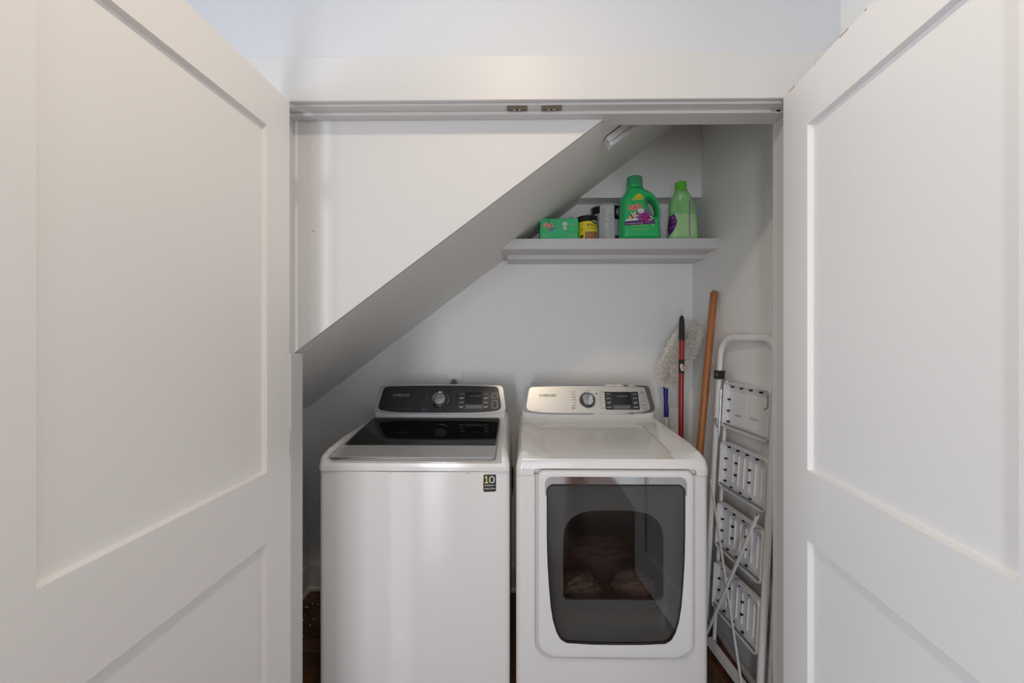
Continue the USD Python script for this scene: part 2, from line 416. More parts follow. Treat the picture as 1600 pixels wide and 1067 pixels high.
# the two ball-catch plates in the head jamb
for x, rz in ((-0.000, 0.0), (0.1045, -0.07)):
    t = thing('catch_plate', ['bronze door catch plate under the head of the frame, the left of the pair', 'bronze door catch plate under the head of the frame, the right of the pair'][x > 0.05], 'door catch', (x, 1.2645, H1), group=None)
    pl = rrect(-0.031, -0.0135, 0.031, 0.0135, 0.006)
    slot = sbox(-0.0015, -0.014, 0.0015, 0.002)
    holes = unary_union([Point(sx * 0.02, 0.006).buffer(0.0022) for sx in (-1, 1)])
    xd = (math.cos(rz), math.sin(rz), 0); yd = (math.sin(rz), -math.cos(rz), 0)
    yd = tuple(np.array(yd) * 1.0)
    part(t, 'plate', put(ext(pl.difference(slot), 0.0025), (x, 1.2645, H1 - 0.0003), xd, tuple(-np.array(yd) * -1)), 'bronze')
    part(t, 'slot', put(ext(slot.intersection(pl), 0.0012), (x, 1.2645, H1 - 0.0003), xd, yd), 'screw_dark')
    for sx in (-1, 1):
        part(t, 'screw', put(lathe([(0, 0.0012), (0.0018, 0.001), (0.0026, 0)], 12), (x + sx * 0.02, 1.2705, H1 - 0.0027), xd, yd), 'screw_dark')
        part(t, 'roller', put(lathe([(0, 0.0025), (0.0018, 0.002), (0.0026, 0)], 12), (x + sx * 0.0075, 1.2705, H1 - 0.0027), xd, yd), 'can_metal')

# baseboards with shoe moulding
bp = lambda d: Polygon([(0, 0), (0.026, 0), (0.024, 0.012), (0.016, 0.02), (0.014, 0.022), (0.014, 0.128), (0.010, 0.139), (0, 0.142)])
def baseboard(name, p0, p1, n, label):
    p0, p1, n = (np.array(q, float) for q in (p0, p1, n)); L = np.linalg.norm(p1 - p0); d = (p1 - p0) / L
    m = ext(bp(0), L)
    V = m.vertices.copy(); m.vertices = p0 + V[:, :1] * n + V[:, 1:2] * np.array([0, 0, 1]) + V[:, 2:3] * d
    m.fix_normals(); struct(name, m, 'trim_paint', label, 'baseboard')
baseboard('baseboard_back', (XL, YB, 0), (XR, YB, 0), (0, -1, 0), 'white baseboard along the back closet wall behind the machines')
baseboard('baseboard_left', (XL, YI, 0), (XL, YB - 0.027, 0), (1, 0, 0), 'white baseboard along the left closet wall')
baseboard('baseboard_right', (XR, YI, 0), (XR, YB - 0.027, 0), (-1, 0, 0), 'white baseboard along the right closet wall behind the ladder')

# ------------------------------------------------------------------ doors (two flat panels each)
def door(name, hinge, side, slope_x, label):
    """hinge = (x, y) of the inner face at the hinge; the door runs towards -y, leaning by slope_x; side=+1: face looks to +x (left door)"""
    d = np.array([-slope_x, -1, 0.0]); d /= np.linalg.norm(d)
    n = np.array([-d[1], d[0], 0.0]) * side; n = n if n[0] * side > 0 else -n
    W, HT, TH = 0.765, 2.0795, 0.035; zb = 0.010
    t = thing(name, label, 'door', (hinge[0], hinge[1], zb), kind='structure')
    o = np.array([hinge[0], hinge[1], 0.0])
    def slab(s0, s1, z0, z1, d0, d1, c=0.00012):
        m = arr(cbox(s0, s1, -d1, -d0, z0, z1, c)).copy(); V = m.vertices.copy()
        m.vertices = o + V[:, :1] * d + V[:, 1:2] * n + V[:, 2:3] * np.array([0, 0, 1]); m.fix_normals(); return m
    s1, s2 = (0.104, 0.627) if side > 0 else (0.118, 0.625)
    z = DOORZ[name]
    part(t, 'stile', slab(0, s1, zb, zb + HT, 0, TH), 'door_paint')
    part(t, 'stile', slab(s2, W, zb, zb + HT, 0, TH), 'door_paint')
    part(t, 'top_rail', slab(s1, s2, z[3], zb + HT, 0.0000, TH), 'door_paint')
    part(t, 'lock_rail', slab(s1, s2, z[1], z[2], 0.0000, TH), 'door_paint')
    part(t, 'bottom_rail', slab(s1, s2, zb, z[0], 0.0000, TH), 'door_paint')
    for z0, z1 in ((z[0], z[1]), (z[2], z[3])):
        part(t, 'panel', slab(s1 - 0.001, s2 + 0.001, z0 - 0.001, z1 + 0.001, 0.0125, 0.0225, 0.0005), 'door_paint')
        r = 0.0125; q = []
        # sloping sticking moulding round the panel
        ring = [(s1, z0), (s2, z0), (s2, z1), (s1, z1)]; inn = [(s1 + .004, z0 + .004), (s2 - .004, z0 + .004), (s2 - .004, z1 - .004), (s1 + .004, z1 - .004)]
        V = []; F = []
        for (a, b) in ring: V.append((a, -0.0008, b))
        for (a, b) in inn: V.append((a, -0.0128, b))
        for (a, b) in ring: V.append((a, -0.0128, b))
        for i in range(4):
            j = (i + 1) % 4; F += [[i, j, 4 + j], [i, 4 + j, 4 + i], [i, 8 + i, 8 + j], [i, 8 + j, j], [8 + i, 4 + i, 4 + j], [8 + i, 4 + j, 8 + j]]
        V = np.array(V); m = trimesh.Trimesh(o + V[:, :1] * d + V[:, 1:2] * n + V[:, 2:3] * np.array([0, 0, 1]), F, process=False); m.fix_normals()
        part(t, 'panel_moulding', m, 'door_paint', smooth=False)
    for zc in (0.28, 1.06, 1.838):
        hp = o - n * 0.0375 - d * 0.0055
        part(t, 'hinge', cat_mesh([tube([hp + [0, 0, zc - 0.040], hp + [0, 0, zc + 0.040]], 0.0055, 12)]), 'trim_paint')
    if side < 0:
        for s, l in ((0.03, 0.03), (0.245, 0.03), (0.325, 0.006), (0.385, 0.008), (0.40, 0.03), (0.15, 0.004)):
            part(t, 'bare_wood_chip', slab(s, s + l, zb + HT - 0.0026, zb + HT + 0.0006, -0.0006, 0.004, 0.0003), 'bare_wood')
    return t


DOORZ = {'door_1': (0.20, 0.837, 1.0273, 1.9672), 'door_2': (0.20, 0.860, 1.0437, 1.952)}
door('door_1', (-0.6725, 1.221), 1, 25 / 650, 'white two-panel door standing open on the left')
door('door_2', (0.7739, 1.219), -1, 67 / 650, 'white two-panel door standing open on the right')

# downlight (out of view, in the ceiling)
t = thing('downlight', 'round recessed ceiling light in front of the closet', 'ceiling light', (0, 0.36, ROOM))
part(t, 'trim_ring', put(lathe([(0.062, 0.0), (0.085, 0.0), (0.085, 0.004), (0.062, 0.006), (0.062, 0.0)]), (0, 0.36, ROOM - 0.0062), (1, 0, 0), (0, 1, 0)), 'trim_paint')

# ------------------------------------------------------------------ shelf and the lamp under the slope
sh = thing('shelf', 'thick white shelf fitted between the sloping ceiling and the right wall', 'shelf', (0.4, 2.0, 1.797))
part(sh, 'board', xz(Polygon([((1.8175 - S0) / SL + 0.0006, 1.8175), (XR - 0.0005, 1.8175), (XR - 0.0005, 1.8675), ((1.8675 - S0) / SL + 0.0006, 1.8675)]), 2.0, YB - 0.0005), 'trim_paint', smooth=False)
part(sh, 'support_board', xz(Polygon([(-0.05, 1.797), (XR - 0.001, 1.797), (XR - 0.001, 1.8175), (-0.05, 1.8175)]), 2.144, YB - 0.001), 'trim_paint', smooth=False)
# slim lamp running up the slope
u = np.array([1, 0, SL]) / math.hypot(1, SL); dn = np.array([SL, 0, -1]) / math.hypot(1, SL)
t = thing('strip_lamp', 'slim white strip lamp fixed under the slope near the head of the opening', 'lamp', (0.317, 1.52, slope(0.317)))
def lamp_box(s0, s1, y0, y1, d0, d1, c=0.002):
    o = np.array([0.317, 0, slope(0.317)])
    m = arr(cbox(s0, s1, y0, y1, d0, d1, c)).copy(); V = m.vertices.copy(); m.vertices = o + V[:, :1] * u + V[:, 1:2] * np.array([0, 1, 0]) + V[:, 2:3] * dn; m.fix_normals(); return m
part(t, 'mounting_base', lamp_box(0.006, 0.56, 1.502, 1.536, 0.0003, 0.0035, 0.0004), 'black_plastic')
part(t, 'body', lamp_box(0.0, 0.57, 1.497, 1.540, 0.0035, 0.0245, 0.001), 'white_plastic')
part(t, 'groove', lamp_box(0.004, 0.566, 1.4995, 1.538, 0.0245, 0.0260, 0.0003), 'print_grey')
part(t, 'diffuser', lamp_box(0.010, 0.562, 1.4955, 1.541, 0.0260, 0.0420, 0.003), 'diffuser')
part(t, 'end_cap', lamp_box(-0.004, 0.010, 1.496, 1.541, 0.0262, 0.0400, 0.001), 'white_plastic')
part(t, 'end_screw', lamp_box(-0.0015, 0.0, 1.510, 1.514, 0.014, 0.018, 0.0003), 'print_grey')

# ------------------------------------------------------------------ console shared by both machines
def console(t, cx, face, panel_mat, rim_mat, washer):
    """sloping control console; local u along x from the centre, v up the slanted face"""
    Yb, Zb, Yt, Zt = 1.978, 1.024, 2.034, 1.158
    Ls = math.hypot(Yt - Yb, Zt - Zb); yd = np.array([0, Yt - Yb, Zt - Zb]) / Ls; xd = np.array([1, 0, 0.0]); o = np.array([cx, Yb, Zb])
    nrm = np.cross(xd, yd)
    def outline(inset=0.0, side=0.0):
        us = np.linspace(-0.300 + side, 0.300 - side, 25)
        top = [(q, 0.143 + 0.007 * (1 - (q / 0.30) ** 2) - inset) for q in us]
        hb = 0.319 - side
        us2 = np.linspace(hb, -hb, 25)
        bot = [(q, 0.002 + 0.016 * (abs(q) / hb) ** 5 + inset) for q in us2]
        p = Polygon(top + bot)
        return smoothpoly(p, 0.022)
    P = lambda poly, z, d=0.0005: put(ext(poly, d), o + nrm * z, xd, yd)
    pos = lambda q, v, z: o + xd * q + yd * v + nrm * z
    # white housing behind the face, running back and down to the lid deck
    base = mani(P(outline(), -0.006, 0.006))
    back = MBx(cx - 0.31, cx + 0.31, 2.08, 2.17, 1.005, 1.13)
    hull = Manifold.batch_hull([base, MBx(cx - 0.285, cx + 0.285, 2.09, 2.17, 1.0, 1.142), MBx(cx - 0.31, cx + 0.31, 2.0, 2.17, 1.0, 1.05)])
    c = part(t, 'console', hull, 'enamel')
    ring = outline().difference(outline(0.007, 0.021))
    part(c, 'rim', P(ring, 0.0002, 0.006), rim_mat)
    part(c, 'control_panel', P(outline(0.007, 0.021).buffer(-0.0006), 0.0002, 0.0035), panel_mat)
    zz = 0.0038
    # dial
    seg = 48
    part(c, 'dial_ring', put(lathe([(0.0335, 0), (0.041, 0), (0.041, 0.003), (0.0385, 0.0055), (0.0335, 0.004), (0.0335, 0)], seg), pos(0, 0.072, zz), xd, yd), 'chrome' if washer else 'silver')
    teeth = cat_mesh([B(-0.0012, 0.0012, 0.0335, 0.0385, 0.0, 0.004)] )
    allt = []
    for k in range(24):
        q = teeth.copy(); q.apply_transform(trimesh.transformations.rotation_matrix(k * 2 * math.pi / 24, [0, 0, 1])); allt.append(q)
    part(c, 'dial_grip', put(cat_mesh([lathe([(0, 0), (0.0345, 0), (0.0335, 0.014), (0.030, 0.016), (0, 0.016)], seg)] + allt), pos(0, 0.072, zz), xd, yd), 'black_plastic')
    part(c, 'dial_knob', put(lathe([(0, 0.012), (0.0300, 0.012), (0.0292, 0.021), (0.026, 0.0245), (0.014, 0.0262), (0, 0.0266)], seg), pos(0, 0.072, zz), xd, yd), 'lid_silver' if washer else 'chrome')
    part(c, 'dial_mark', put(ext(Point(0, -0.02).buffer(0.0018), 0.0006), pos(0, 0.072, zz + 0.0259), xd, yd), 'print_dark')
    # display block
    x0, x1, v0, v1 = (0.086, 0.238, 0.026, 0.115) if washer else (0.083, 0.245, 0.026, 0.113)
    part(c, 'display', P(rrect(x0, v0, x1, v1, 0.003), zz, 0.0015), 'key_dark')
    part(c, 'screen', P(rrect(x0 + 0.035, v0 + 0.024, x1 - 0.036, v1 - 0.004, 0.002), zz + 0.0015, 0.0005), 'screen_black')
    digits = [sbox(x0 + 0.062 + 0.013 * k, v0 + 0.064, x0 + 0.068 + 0.013 * k, v0 + 0.0658) for k in range(4)]
    part(c, 'screen_digits', P(unary_union(digits), zz + 0.0021, 0.0002), 'print_white')
    for k in range(3):
        a = x0 + 0.038 + k * 0.0275; fr = rrect(a, v0 + 0.004, a + 0.0245, v0 + 0.020, 0.002)
        kk = part(c, 'soft_key', P(fr, zz + 0.0015, 0.0008), 'key_dark')
        part(c, 'key_outline', P(fr.difference(fr.buffer(-0.0009)), zz + 0.0024, 0.0002), 'print_light')
        part(c, 'key_print', P(sbox(a + 0.005, v0 + 0.0105, a + 0.0195, v0 + 0.0135), zz + 0.0024, 0.0002), 'print_light')
    for a in (x0 + 0.003, x1 - 0.032):
        for k in range(4):
            v = v0 + 0.003 + k * 0.0215
            part(c, 'soft_key', P(rrect(a, v, a + 0.029, v + 0.0195, 0.0015), zz + 0.0015, 0.0006), 'key_dark')
            part(c, 'key_print', P(unary_union([sbox(a + 0.004, v + 0.009, a + 0.025, v + 0.0112), sbox(a + 0.007, v + 0.005, a + 0.021, v + 0.0068)] if (k + int(washer)) % 2 else [sbox(a + 0.004, v + 0.007, a + 0.025, v + 0.0095)]), zz + 0.0021, 0.0002), 'print_light' if k != 3 else 'print_grey')
    # power and start keys
    for v, h in ((0.082, 0.022), (0.033, 0.034)):
        fr = rrect(0.252, v, 0.275, v + h, 0.003)
        part(c, 'button_frame', P(fr.buffer(0.0018), zz, 0.0016), 'chrome' if not washer else 'lid_silver')
        part(c, 'button', P(fr, zz, 0.0030), 'silver' if not washer else 'key_dark')
        part(c, 'button_print', P(sbox(0.258, v + h * 0.45, 0.269, v + h * 0.55), zz + 0.0031, 0.0002), 'print_dark')
    part(c, 'button_caption', P(sbox(0.256, 0.1105, 0.271, 0.1125), zz, 0.0002), 'print_dark')
    # lettering
    tp = unary_union([fit(text_poly(ch, 0.02, True), -0.231 + 0.01175 * k, -0.231 + 0.01175 * k + (0.0103 if ch == 'M' else 0.0088), 0.0885, 0.0135) for k, ch in enumerate('SAMSUNG')])
    part(c, 'lettering', P(tp, zz, 0.0004), 'print_grey' if washer else 'print_dark')
    row = []
    for s in range(2):
        for k in range(7):
            w = 0.014 + 0.008 * ((k * 5 + s * 3) % 4) / 3; v = 0.112 - k * 0.0135; off = 0.049 + 0.006 * abs(k - 3) / 3
            row.append(sbox(off + 0.004, v, off + 0.004 + w, v + 0.0028) if s else sbox(-off - 0.004 - w, v, -off - 0.004, v + 0.0028))
    row.append(sbox(-0.008, 0.1185, 0.010, 0.1212))
    part(c, 'cycle_print', P(unary_union(row), zz, 0.0003), 'print_dark' if washer else 'print_grey', kind='stuff')
    if washer:
        sub = unary_union([sbox(-0.262 + a, 0.0245, -0.262 + b, 0.0285) for a, b in ((0, .018), (.021, .026), (.036, .048), (.055, .078), (.082, .098), (.104, .112))] + [Point(-0.140, 0.027).buffer(0.0042)])
        part(c, 'feature_print', P(sub, zz, 0.0003), 'print_dark')
        part(c, 'lamp_print', P(unary_union([sbox(-0.083, 0.0215, -0.075, 0.0255), sbox(-0.072, 0.0222, -0.058, 0.0248)]), zz, 0.0003), 'print_blue')
    else:
        sub = fit(text_poly('VRT Sensor Dry', 0.02), -0.262, -0.200, 0.022, 0.006)
        part(c, 'feature_print', P(sub, zz, 0.0003), 'print_light')
        part(c, 'lamp_print', P(unary_union([Point(-0.073, 0.0345).buffer(0.0032), Point(0.072, 0.0345).buffer(0.0032)]), zz, 0.0003), 'print_red')
        part(c, 'lamp_dot', P(Point(0.044, 0.104).buffer(0.004), zz, 0.0003), 'print_dark')
    return c


def machine_cap(cx, hw, z_seam, front):
    """the rounded deck of a machine: hull of spheres over a side profile (y, z)"""
    r = 0.022; s = Manifold.sphere(r, 24)
    pr = front
    pts = [s.translate((cx + sx * (hw - r - i), y, z)) for (y, z, i) in pr for sx in (-1, 1)]
    h = Manifold.batch_hull(pts)
    return h ^ MBx(cx - 1, cx + 1, 1.0, 2.18, z_seam, 2.0)


def bowed_plan(cx, hw, y0, y1, bow=0.012, r=0.022):
    xs_ = np.linspace(-hw, hw, 21)
    fr = [(cx + q, y0 + bow * (q / hw) ** 2) for q in xs_]
    p = Polygon(fr + [(cx + hw, y1), (cx - hw, y1)])
    return smoothpoly(p, r)


# ------------------------------------------------------------------ washer
CW, HW = -0.371, 0.3445
t = thing('washing_machine', 'white top-loading washing machine with a dark glass lid', 'washing machine', (CW, 1.82, 0.0))
body = part(t, 'body', put(ext(bowed_plan(CW, HW, 1.476, 2.16), 0.914 - 0.03), (0, 0, 0.03), (1, 0, 0), (0, 1, 0)), 'enamel')
prof = [(1.500, 0.930, 0.0), (1.504, 0.951, 0.003), (1.530, 0.966, 0.010), (1.66, 0.980, 0.014), (2.06, 0.990, 0.016), (2.15, 0.990, 0.016), (2.15, 0.930, 0.0), (1.500, 0.90, 0.0), (2.15, 0.90, 0.0)]
cap = machine_cap(CW, HW, 0.9165, prof)
sl = math.atan2(1.003 - 0.945, 1.985 - 1.50)
wdt = 0.316
plan = smoothpoly(Polygon([(-wdt, -0.06), (wdt, -0.06), (wdt, 0.484), (-wdt, 0.484)]), 0.03)
cutter = mani(put(ext(plan, 0.2), (CW, 1.50, 0.946), (1, 0, 0), (0, math.cos(sl), math.sin(sl))))
# a rounded floor to the lid well
part(t, 'deck', cap - cutter, 'enamel')
lo = np.array([CW - 0.010, 1.504, 0.9475]); ld = np.array([0, math.cos(sl), math.sin(sl)])
lp = rrect(-0.303, 0.0, 0.303, 0.470, 0.016)
def L(poly, z, d): return put(ext(poly, d), lo + np.cross([1, 0, 0], ld) * z, (1, 0, 0), ld)
lid = part(t, 'lid', L(lp, 0.0, 0.008), 'lid_silver')
gl = smoothpoly(Polygon([(-0.296, 0.119), (0.296, 0.119), (0.297, 0.464), (-0.297, 0.464)]), 0.010)
part(lid, 'glass', L(gl, 0.008, 0.003), 'black_glass')
part(lid, 'handle_strip', L(rrect(-0.300, 0.003, 0.300, 0.1165, 0.008), 0.008, 0.003), 'strip_silver')
part(lid, 'chrome_lip', tube([lo + np.array([q, 0, 0]) + np.cross([1, 0, 0], ld) * 0.004 - ld * 0.001 for q in np.linspace(-0.292, 0.292, 21)], 0.0055, 12), 'chrome')
console(t, CW, None, 'graphite', 'rim_grey', True)
# warranty sticker
so = np.array([-0.1195, 1.4805, 0.8438]); sxd = np.array([1, 0.052, 0]); sxd /= np.linalg.norm(sxd); szd = np.array([0, 0, 1.0])
st = part(t, 'sticker', put(ext(rrect(0, 0, 0.044, 0.060, 0.004), 0.0006), so, sxd, szd), 'black_plastic')
SP = lambda poly, z=0.0007: put(ext(poly, 0.0002), so + np.cross(sxd, szd) * z, sxd, szd)
part(st, 'numeral', SP(fit(text_poly('1', 0.03, True), 0.004, 0.017, 0.0295, 0.026)), 'sticker_lime')
part(st, 'numeral', SP(fit(text_poly('0', 0.03, True), 0.019, 0.040, 0.0295, 0.026)), 'label_white')
part(st, 'lettering', SP(fit(text_poly('WARRANTY', 0.02, True), 0.003, 0.041, 0.019, 0.0055)), 'label_white')
part(st, 'lettering', SP(fit(text_poly('Direct Drive', 0.02, True), 0.003, 0.041, 0.0075, 0.0065)), 'label_white')
part(st, 'edge_print', SP(unary_union([sbox(0.008, 0.0595, 0.025, 0.0615)]), -0.0001), 'sticker_lime')
part(st, 'edge_print', SP(unary_union([sbox(-0.0012, 0.002, 0.0002, 0.036), sbox(0.002, -0.0012, 0.023, 0.0004)]), -0.0001), 'orange_red')
for q, w in ((-0.181, 0.004), (-0.172, 0.003), (-0.45, 0.004)):
    part(t, 'chip', B(q, q + w, 1.4765 if q > -.3 else 1.4757, 1.479, 0.909, 0.911), 'bare_wood', smooth=False)
for sx in (-1, 1):
    for yy in (1.53, 2.10):
        part(t, 'foot', put(lathe([(0, 0), (0.022, 0), (0.022, 0.012), (0.012, 0.016), (0.012, 0.03), (0, 0.03)], 20), (CW + sx * 0.29, yy, 0.0), (1, 0, 0), (0, 1, 0)), 'rubber')

# ------------------------------------------------------------------ dryer
CD, HD = 0.3385, 0.3425
t = thing('dryer', 'white front-loading dryer with a smoked glass door', 'dryer', (CD, 1.82, 0.0))
outer = mani(put(ext(bowed_plan(CD, HD, 1.476, 2.16, 0.008), 0.903 - 0.03), (0, 0, 0.03), (1, 0, 0), (0, 1, 0)))
GX0, GX1 = 0.1040, 0.5875
zc = [0.876, 0.70, 0.60, 0.52, 0.45, 0.40, 0.36, 0.335, 0.322]
xi = [0.0, 0.0005, 0.003, 0.008, 0.014, 0.022, 0.034, 0.048, 0.068]
gp = [(GX0 + i, z) for z, i in zip(zc, xi)] + [(GX0 + 0.15, 0.3175), (CD + 0.007, 0.3165), (GX1 - 0.15, 0.3175)] + [(GX1 - i, z) for z, i in zip(zc[::-1], xi[::-1])]
glass = smoothpoly(Polygon(gp), 0.022, 10)
DX0, DX1, DZ0, DZ1 = 0.0725, 0.6205, 0.2655, 0.923
recess = smoothpoly(Polygon([(DX0 - 0.016, 1.0), (DX1 + 0.016, 1.0), (DX1 + 0.016, DZ0 - 0.014), (DX0 - 0.016, DZ0 - 0.014)]), 0.05)
recess_top = smoothpoly(Polygon([(DX0 - 0.004, 1.0), (DX1 + 0.004, 1.0), (DX1 + 0.004, DZ0 - 0.004), (DX0 - 0.004, DZ0 - 0.004)]), 0.05)
rc = Manifold.batch_hull([mani(xz(recess, 1.465, 1.470)), mani(xz(recess_top, 1.4949, 1.495))])
cav = Manifold.cylinder(0.62, 0.268, 0.268, 64).rotate((-90, 0, 0)).translate((CD + 0.005, 1.47, 0.60))
part(t, 'body', outer - rc - cav - mani(xz(glass.buffer(0.004), 1.40, 1.535)), 'enamel')
prof = [(1.500, 0.925, 0.0), (1.503, 0.944, 0.003), (1.522, 0.960, 0.010), (1.60, 0.972, 0.014), (1.75, 0.980, 0.016), (2.06, 0.992, 0.018), (2.15, 0.992, 0.018), (2.15, 0.920, 0.0), (1.500, 0.89, 0.0), (2.15, 0.89, 0.0)]
cap = machine_cap(CD, HD, 0.9045, prof)
notch = smoothpoly(Polygon([(DX0 - 0.022, 0.80), (DX1 + 0.022, 0.80), (DX1 + 0.012, 0.9275), (DX0 - 0.012, 0.9275)]), 0.012)
cap = cap - mani(xz(notch, 1.40, 1.499))
def valley(hw0, hw1, y0, y1, z0, z1, dz, r=0.03):
    """a shallow soft-edged hollow: bottom plane from z0 at y0 to z1 at y1, sides opening outward over dz"""
    a_ = math.atan2(z1 - z0, y1 - y0); ln = math.hypot(y1 - y0, z1 - z0); g = hw1 - hw0
    lo_ = mani(put(ext(rrect(-hw0, 0, hw0, ln, r), 0.0003), (CD, y0, z0), (1, 0, 0), (0, math.cos(a_), math.sin(a_))))
    up_ = mani(put(ext(rrect(-hw1, -g, hw1, ln + g, r + g), 0.0003), (CD, y0, z0 + dz), (1, 0, 0), (0, math.cos(a_), math.sin(a_))))
    return Manifold.batch_hull([lo_, up_])
dm = valley(0.225, 0.337, 1.40, 1.935, 0.9535, 0.9935, 0.026, 0.05) + valley(0.235, 0.252, 1.555, 1.915, 0.9645, 0.9915, 0.0020, 0.03)
part(t, 'deck', cap - dm, 'enamel')
console(t, CD, None, 'silver', 'chrome', False)
# drum with washing
ang = np.linspace(0, 2 * math.pi, 49)[:-1]
drum = arr(Manifold.cylinder(0.55, 0.265, 0.265, 64) - Manifold.cylinder(0.55, 0.262, 0.262, 64).translate((0, 0, -0.004))).copy()
drum = put(drum, (CD + 0.005, 1.53, 0.60), (1, 0, 0), (0, 0, -1))
part(t, 'drum', drum, 'drum', smooth=30)
def lump(c, r, seed):
    s = trimesh.creation.icosphere(4, 1.0); v = s.vertices
    k = 1 + 0.5 * (meshkit.fbm(v * 2.2 + seed, 3, seed) - 0.5) + 0.5 * np.abs(meshkit.noise(v * 5 + seed, seed) - 0.5)
    s.vertices = v * k[:, None] * np.array(r) + np.array(c); return s
for c_, r_, sd, m_, lb in (((CD - 0.100, 1.640, 0.404), (0.085, 0.075, 0.046), 1, 'laundry_tan', 'tan cloth heaped at the left inside the dryer drum'),
                           ((CD + 0.125, 1.645, 0.418), (0.075, 0.078, 0.050), 2, 'laundry_pink', 'pinkish cloth at the right inside the dryer drum'),
                           ((CD + 0.010, 1.850, 0.420), (0.150, 0.095, 0.066), 3, 'laundry_dark', 'dark reddish cloth at the back of the dryer drum')):
    single('laundry', lump(c_, r_, sd), m_, lb, 'laundry', smooth=True)
# door
frame = unary_union([rrect(DX0, DZ0 + 0.10, DX1, DZ1, 0.026, 10), smoothpoly(Polygon([(DX0, DZ0 + 0.3), (DX0, DZ0 + 0.03), (DX0 + 0.05, DZ0), (DX1 - 0.05, DZ0), (DX1, DZ0 + 0.03), (DX1, DZ0 + 0.3)]), 0.045)])
dcut = xz(glass.buffer(-0.004), 1.30, 1.60)
def soft_plate(poly, y0, y1, b=0.006):
    """a plate whose front edge is rounded over b"""
    ls = [(0, y1), (0, y0 + b), (b * 0.3, y0 + b * 0.3), (b, y0)]
    out = None
    for (i0, ya), (i1, yb) in zip(ls, ls[1:]):
        q0, q1 = poly.buffer(-i0, quad_segs=10), poly.buffer(-i1, quad_segs=10)
        h = mani(xz(q0, yb, ya)) if i0 == i1 else Manifold.batch_hull([mani(xz(q0, ya - 0.0001, ya)), mani(xz(q1, yb, yb + 0.0001))])
        out = h if out is None else out + h
    return out
fr = soft_plate(frame, 1.462, 1.4935, 0.010)
chrome_outer = smoothpoly(Polygon([(0.0985, 0.8375), (0.593, 0.8375), (0.593, 0.9035), (0.0985, 0.9035)]), 0.0)
chrome_outer = unary_union([rrect(0.0985, 0.80, 0.593, 0.9035, 0.024, 10)]).intersection(sbox(0, 0.8375, 1, 1))
fr = fr - mani(dcut) - mani(xz(unary_union([chrome_outer, glass]).buffer(0.0004), 1.40, 1.4700))
dr = part(t, 'door', fr, 'white_plastic')
part(dr, 'chrome_trim', mani(xz(chrome_outer.difference(glass.buffer(0.0006)), 1.4640, 1.4720)), 'chrome')
part(dr, 'gasket', xz(glass.buffer(0.0003).difference(glass.buffer(-0.0035)), 1.4605, 1.4720), 'black_plastic')
part(dr, 'glass', xz(glass.buffer(-0.0036), 1.4615, 1.4625), 'tinted_glass')
# inner bowl of the door with its opening
arch = [(0.3505 + 0.1825 * math.copysign(abs(math.cos(a)) ** 0.55, math.cos(a)), 0.640 + 0.123 * math.sin(a) ** 0.75) for a in np.linspace(0.02, math.pi - 0.02, 31)]
opening = smoothpoly(Polygon([(0.168, 0.437), (0.533, 0.437)] + arch), 0.016)
def radial(poly, n=120):
    c_ = np.array([CD + 0.0075, 0.59]); out_ = []
    from shapely.geometry import LineString
    for a in np.arange(n) * 2 * math.pi / n:
        g = LineString([c_, c_ + np.array([math.cos(a), math.sin(a)])]).intersection(poly)
        out_.append(max(np.linalg.norm(np.array(p) - c_) for p in g.coords))
    return c_, np.array(out_)
c_, r_out = radial(glass.buffer(-0.003)); _, r_in = radial(opening)
V = []; F = []; N = 120; rings = [(0.0, 1.4735), (0.10, 1.488), (0.28, 1.503), (0.55, 1.513), (0.85, 1.5165), (1.0, 1.5185), (1.0, 1.5265)]
rings += [(f_, y_ + 0.004) for f_, y_ in ((0.93, 1.5225), (0.55, 1.5175), (0.28, 1.508), (0.10, 1.4935), (0.0, 1.4775))]
for f_, y_ in rings:
    rr_ = r_out * (1 - f_) + r_in * f_
    for k in range(N):
        a = 2 * math.pi * k / N; V.append((c_[0] + rr_[k] * math.cos(a), y_, c_[1] + rr_[k] * math.sin(a)))
nr = len(rings)
for i_ in range(nr):
    for k in range(N):
        A, B_, C_, D_ = i_ * N + k, i_ * N + (k + 1) % N, ((i_ + 1) % nr) * N + (k + 1) % N, ((i_ + 1) % nr) * N + k
        F += [[A, B_, C_], [A, C_, D_]]
bowl = trimesh.Trimesh(V, F, process=False); bowl.fix_normals()
part(dr, 'inner_bowl', bowl, 'door_bowl', smooth=50)
for sx in (-1, 1):
    for yy in (1.53, 2.10):
        part(t, 'foot', put(lathe([(0, 0), (0.022, 0), (0.022, 0.012), (0.012, 0.016), (0.012, 0.03), (0, 0.03)], 20), (CD + sx * 0.29, yy, 0.0), (1, 0, 0), (0, 1, 0)), 'rubber')

# ------------------------------------------------------------------ outlets on the back wall
t = thing('wall_outlet', 'white wall outlet plate just above the washer console', 'outlet', (-0.345, YB, 1.15))
part(t, 'plate', cbox(-0.389, -0.301, YB - 0.006, YB, 1.075, 1.190, 0.002), 'white_plastic')
part(t, 'plug', Manifold.batch_hull([MBx(-0.361, -0.331, YB - 0.045, YB - 0.006, 1.10, 1.145), MBx(-0.353, -0.339, YB - 0.035, YB - 0.010, 1.10, 1.163)]), 'plug_grey')
t = thing('dryer_outlet', 'dark round outlet in the gap between washer and dryer', 'outlet', (-0.035, YB, 0.62))
part(t, 'cover', rbox(-0.075, -0.020, YB - 0.05, YB - 0.0005, 0.565, 0.690, 0.012), 'cord_brown')

# ------------------------------------------------------------------ things on the shelf
ZS = 1.8675
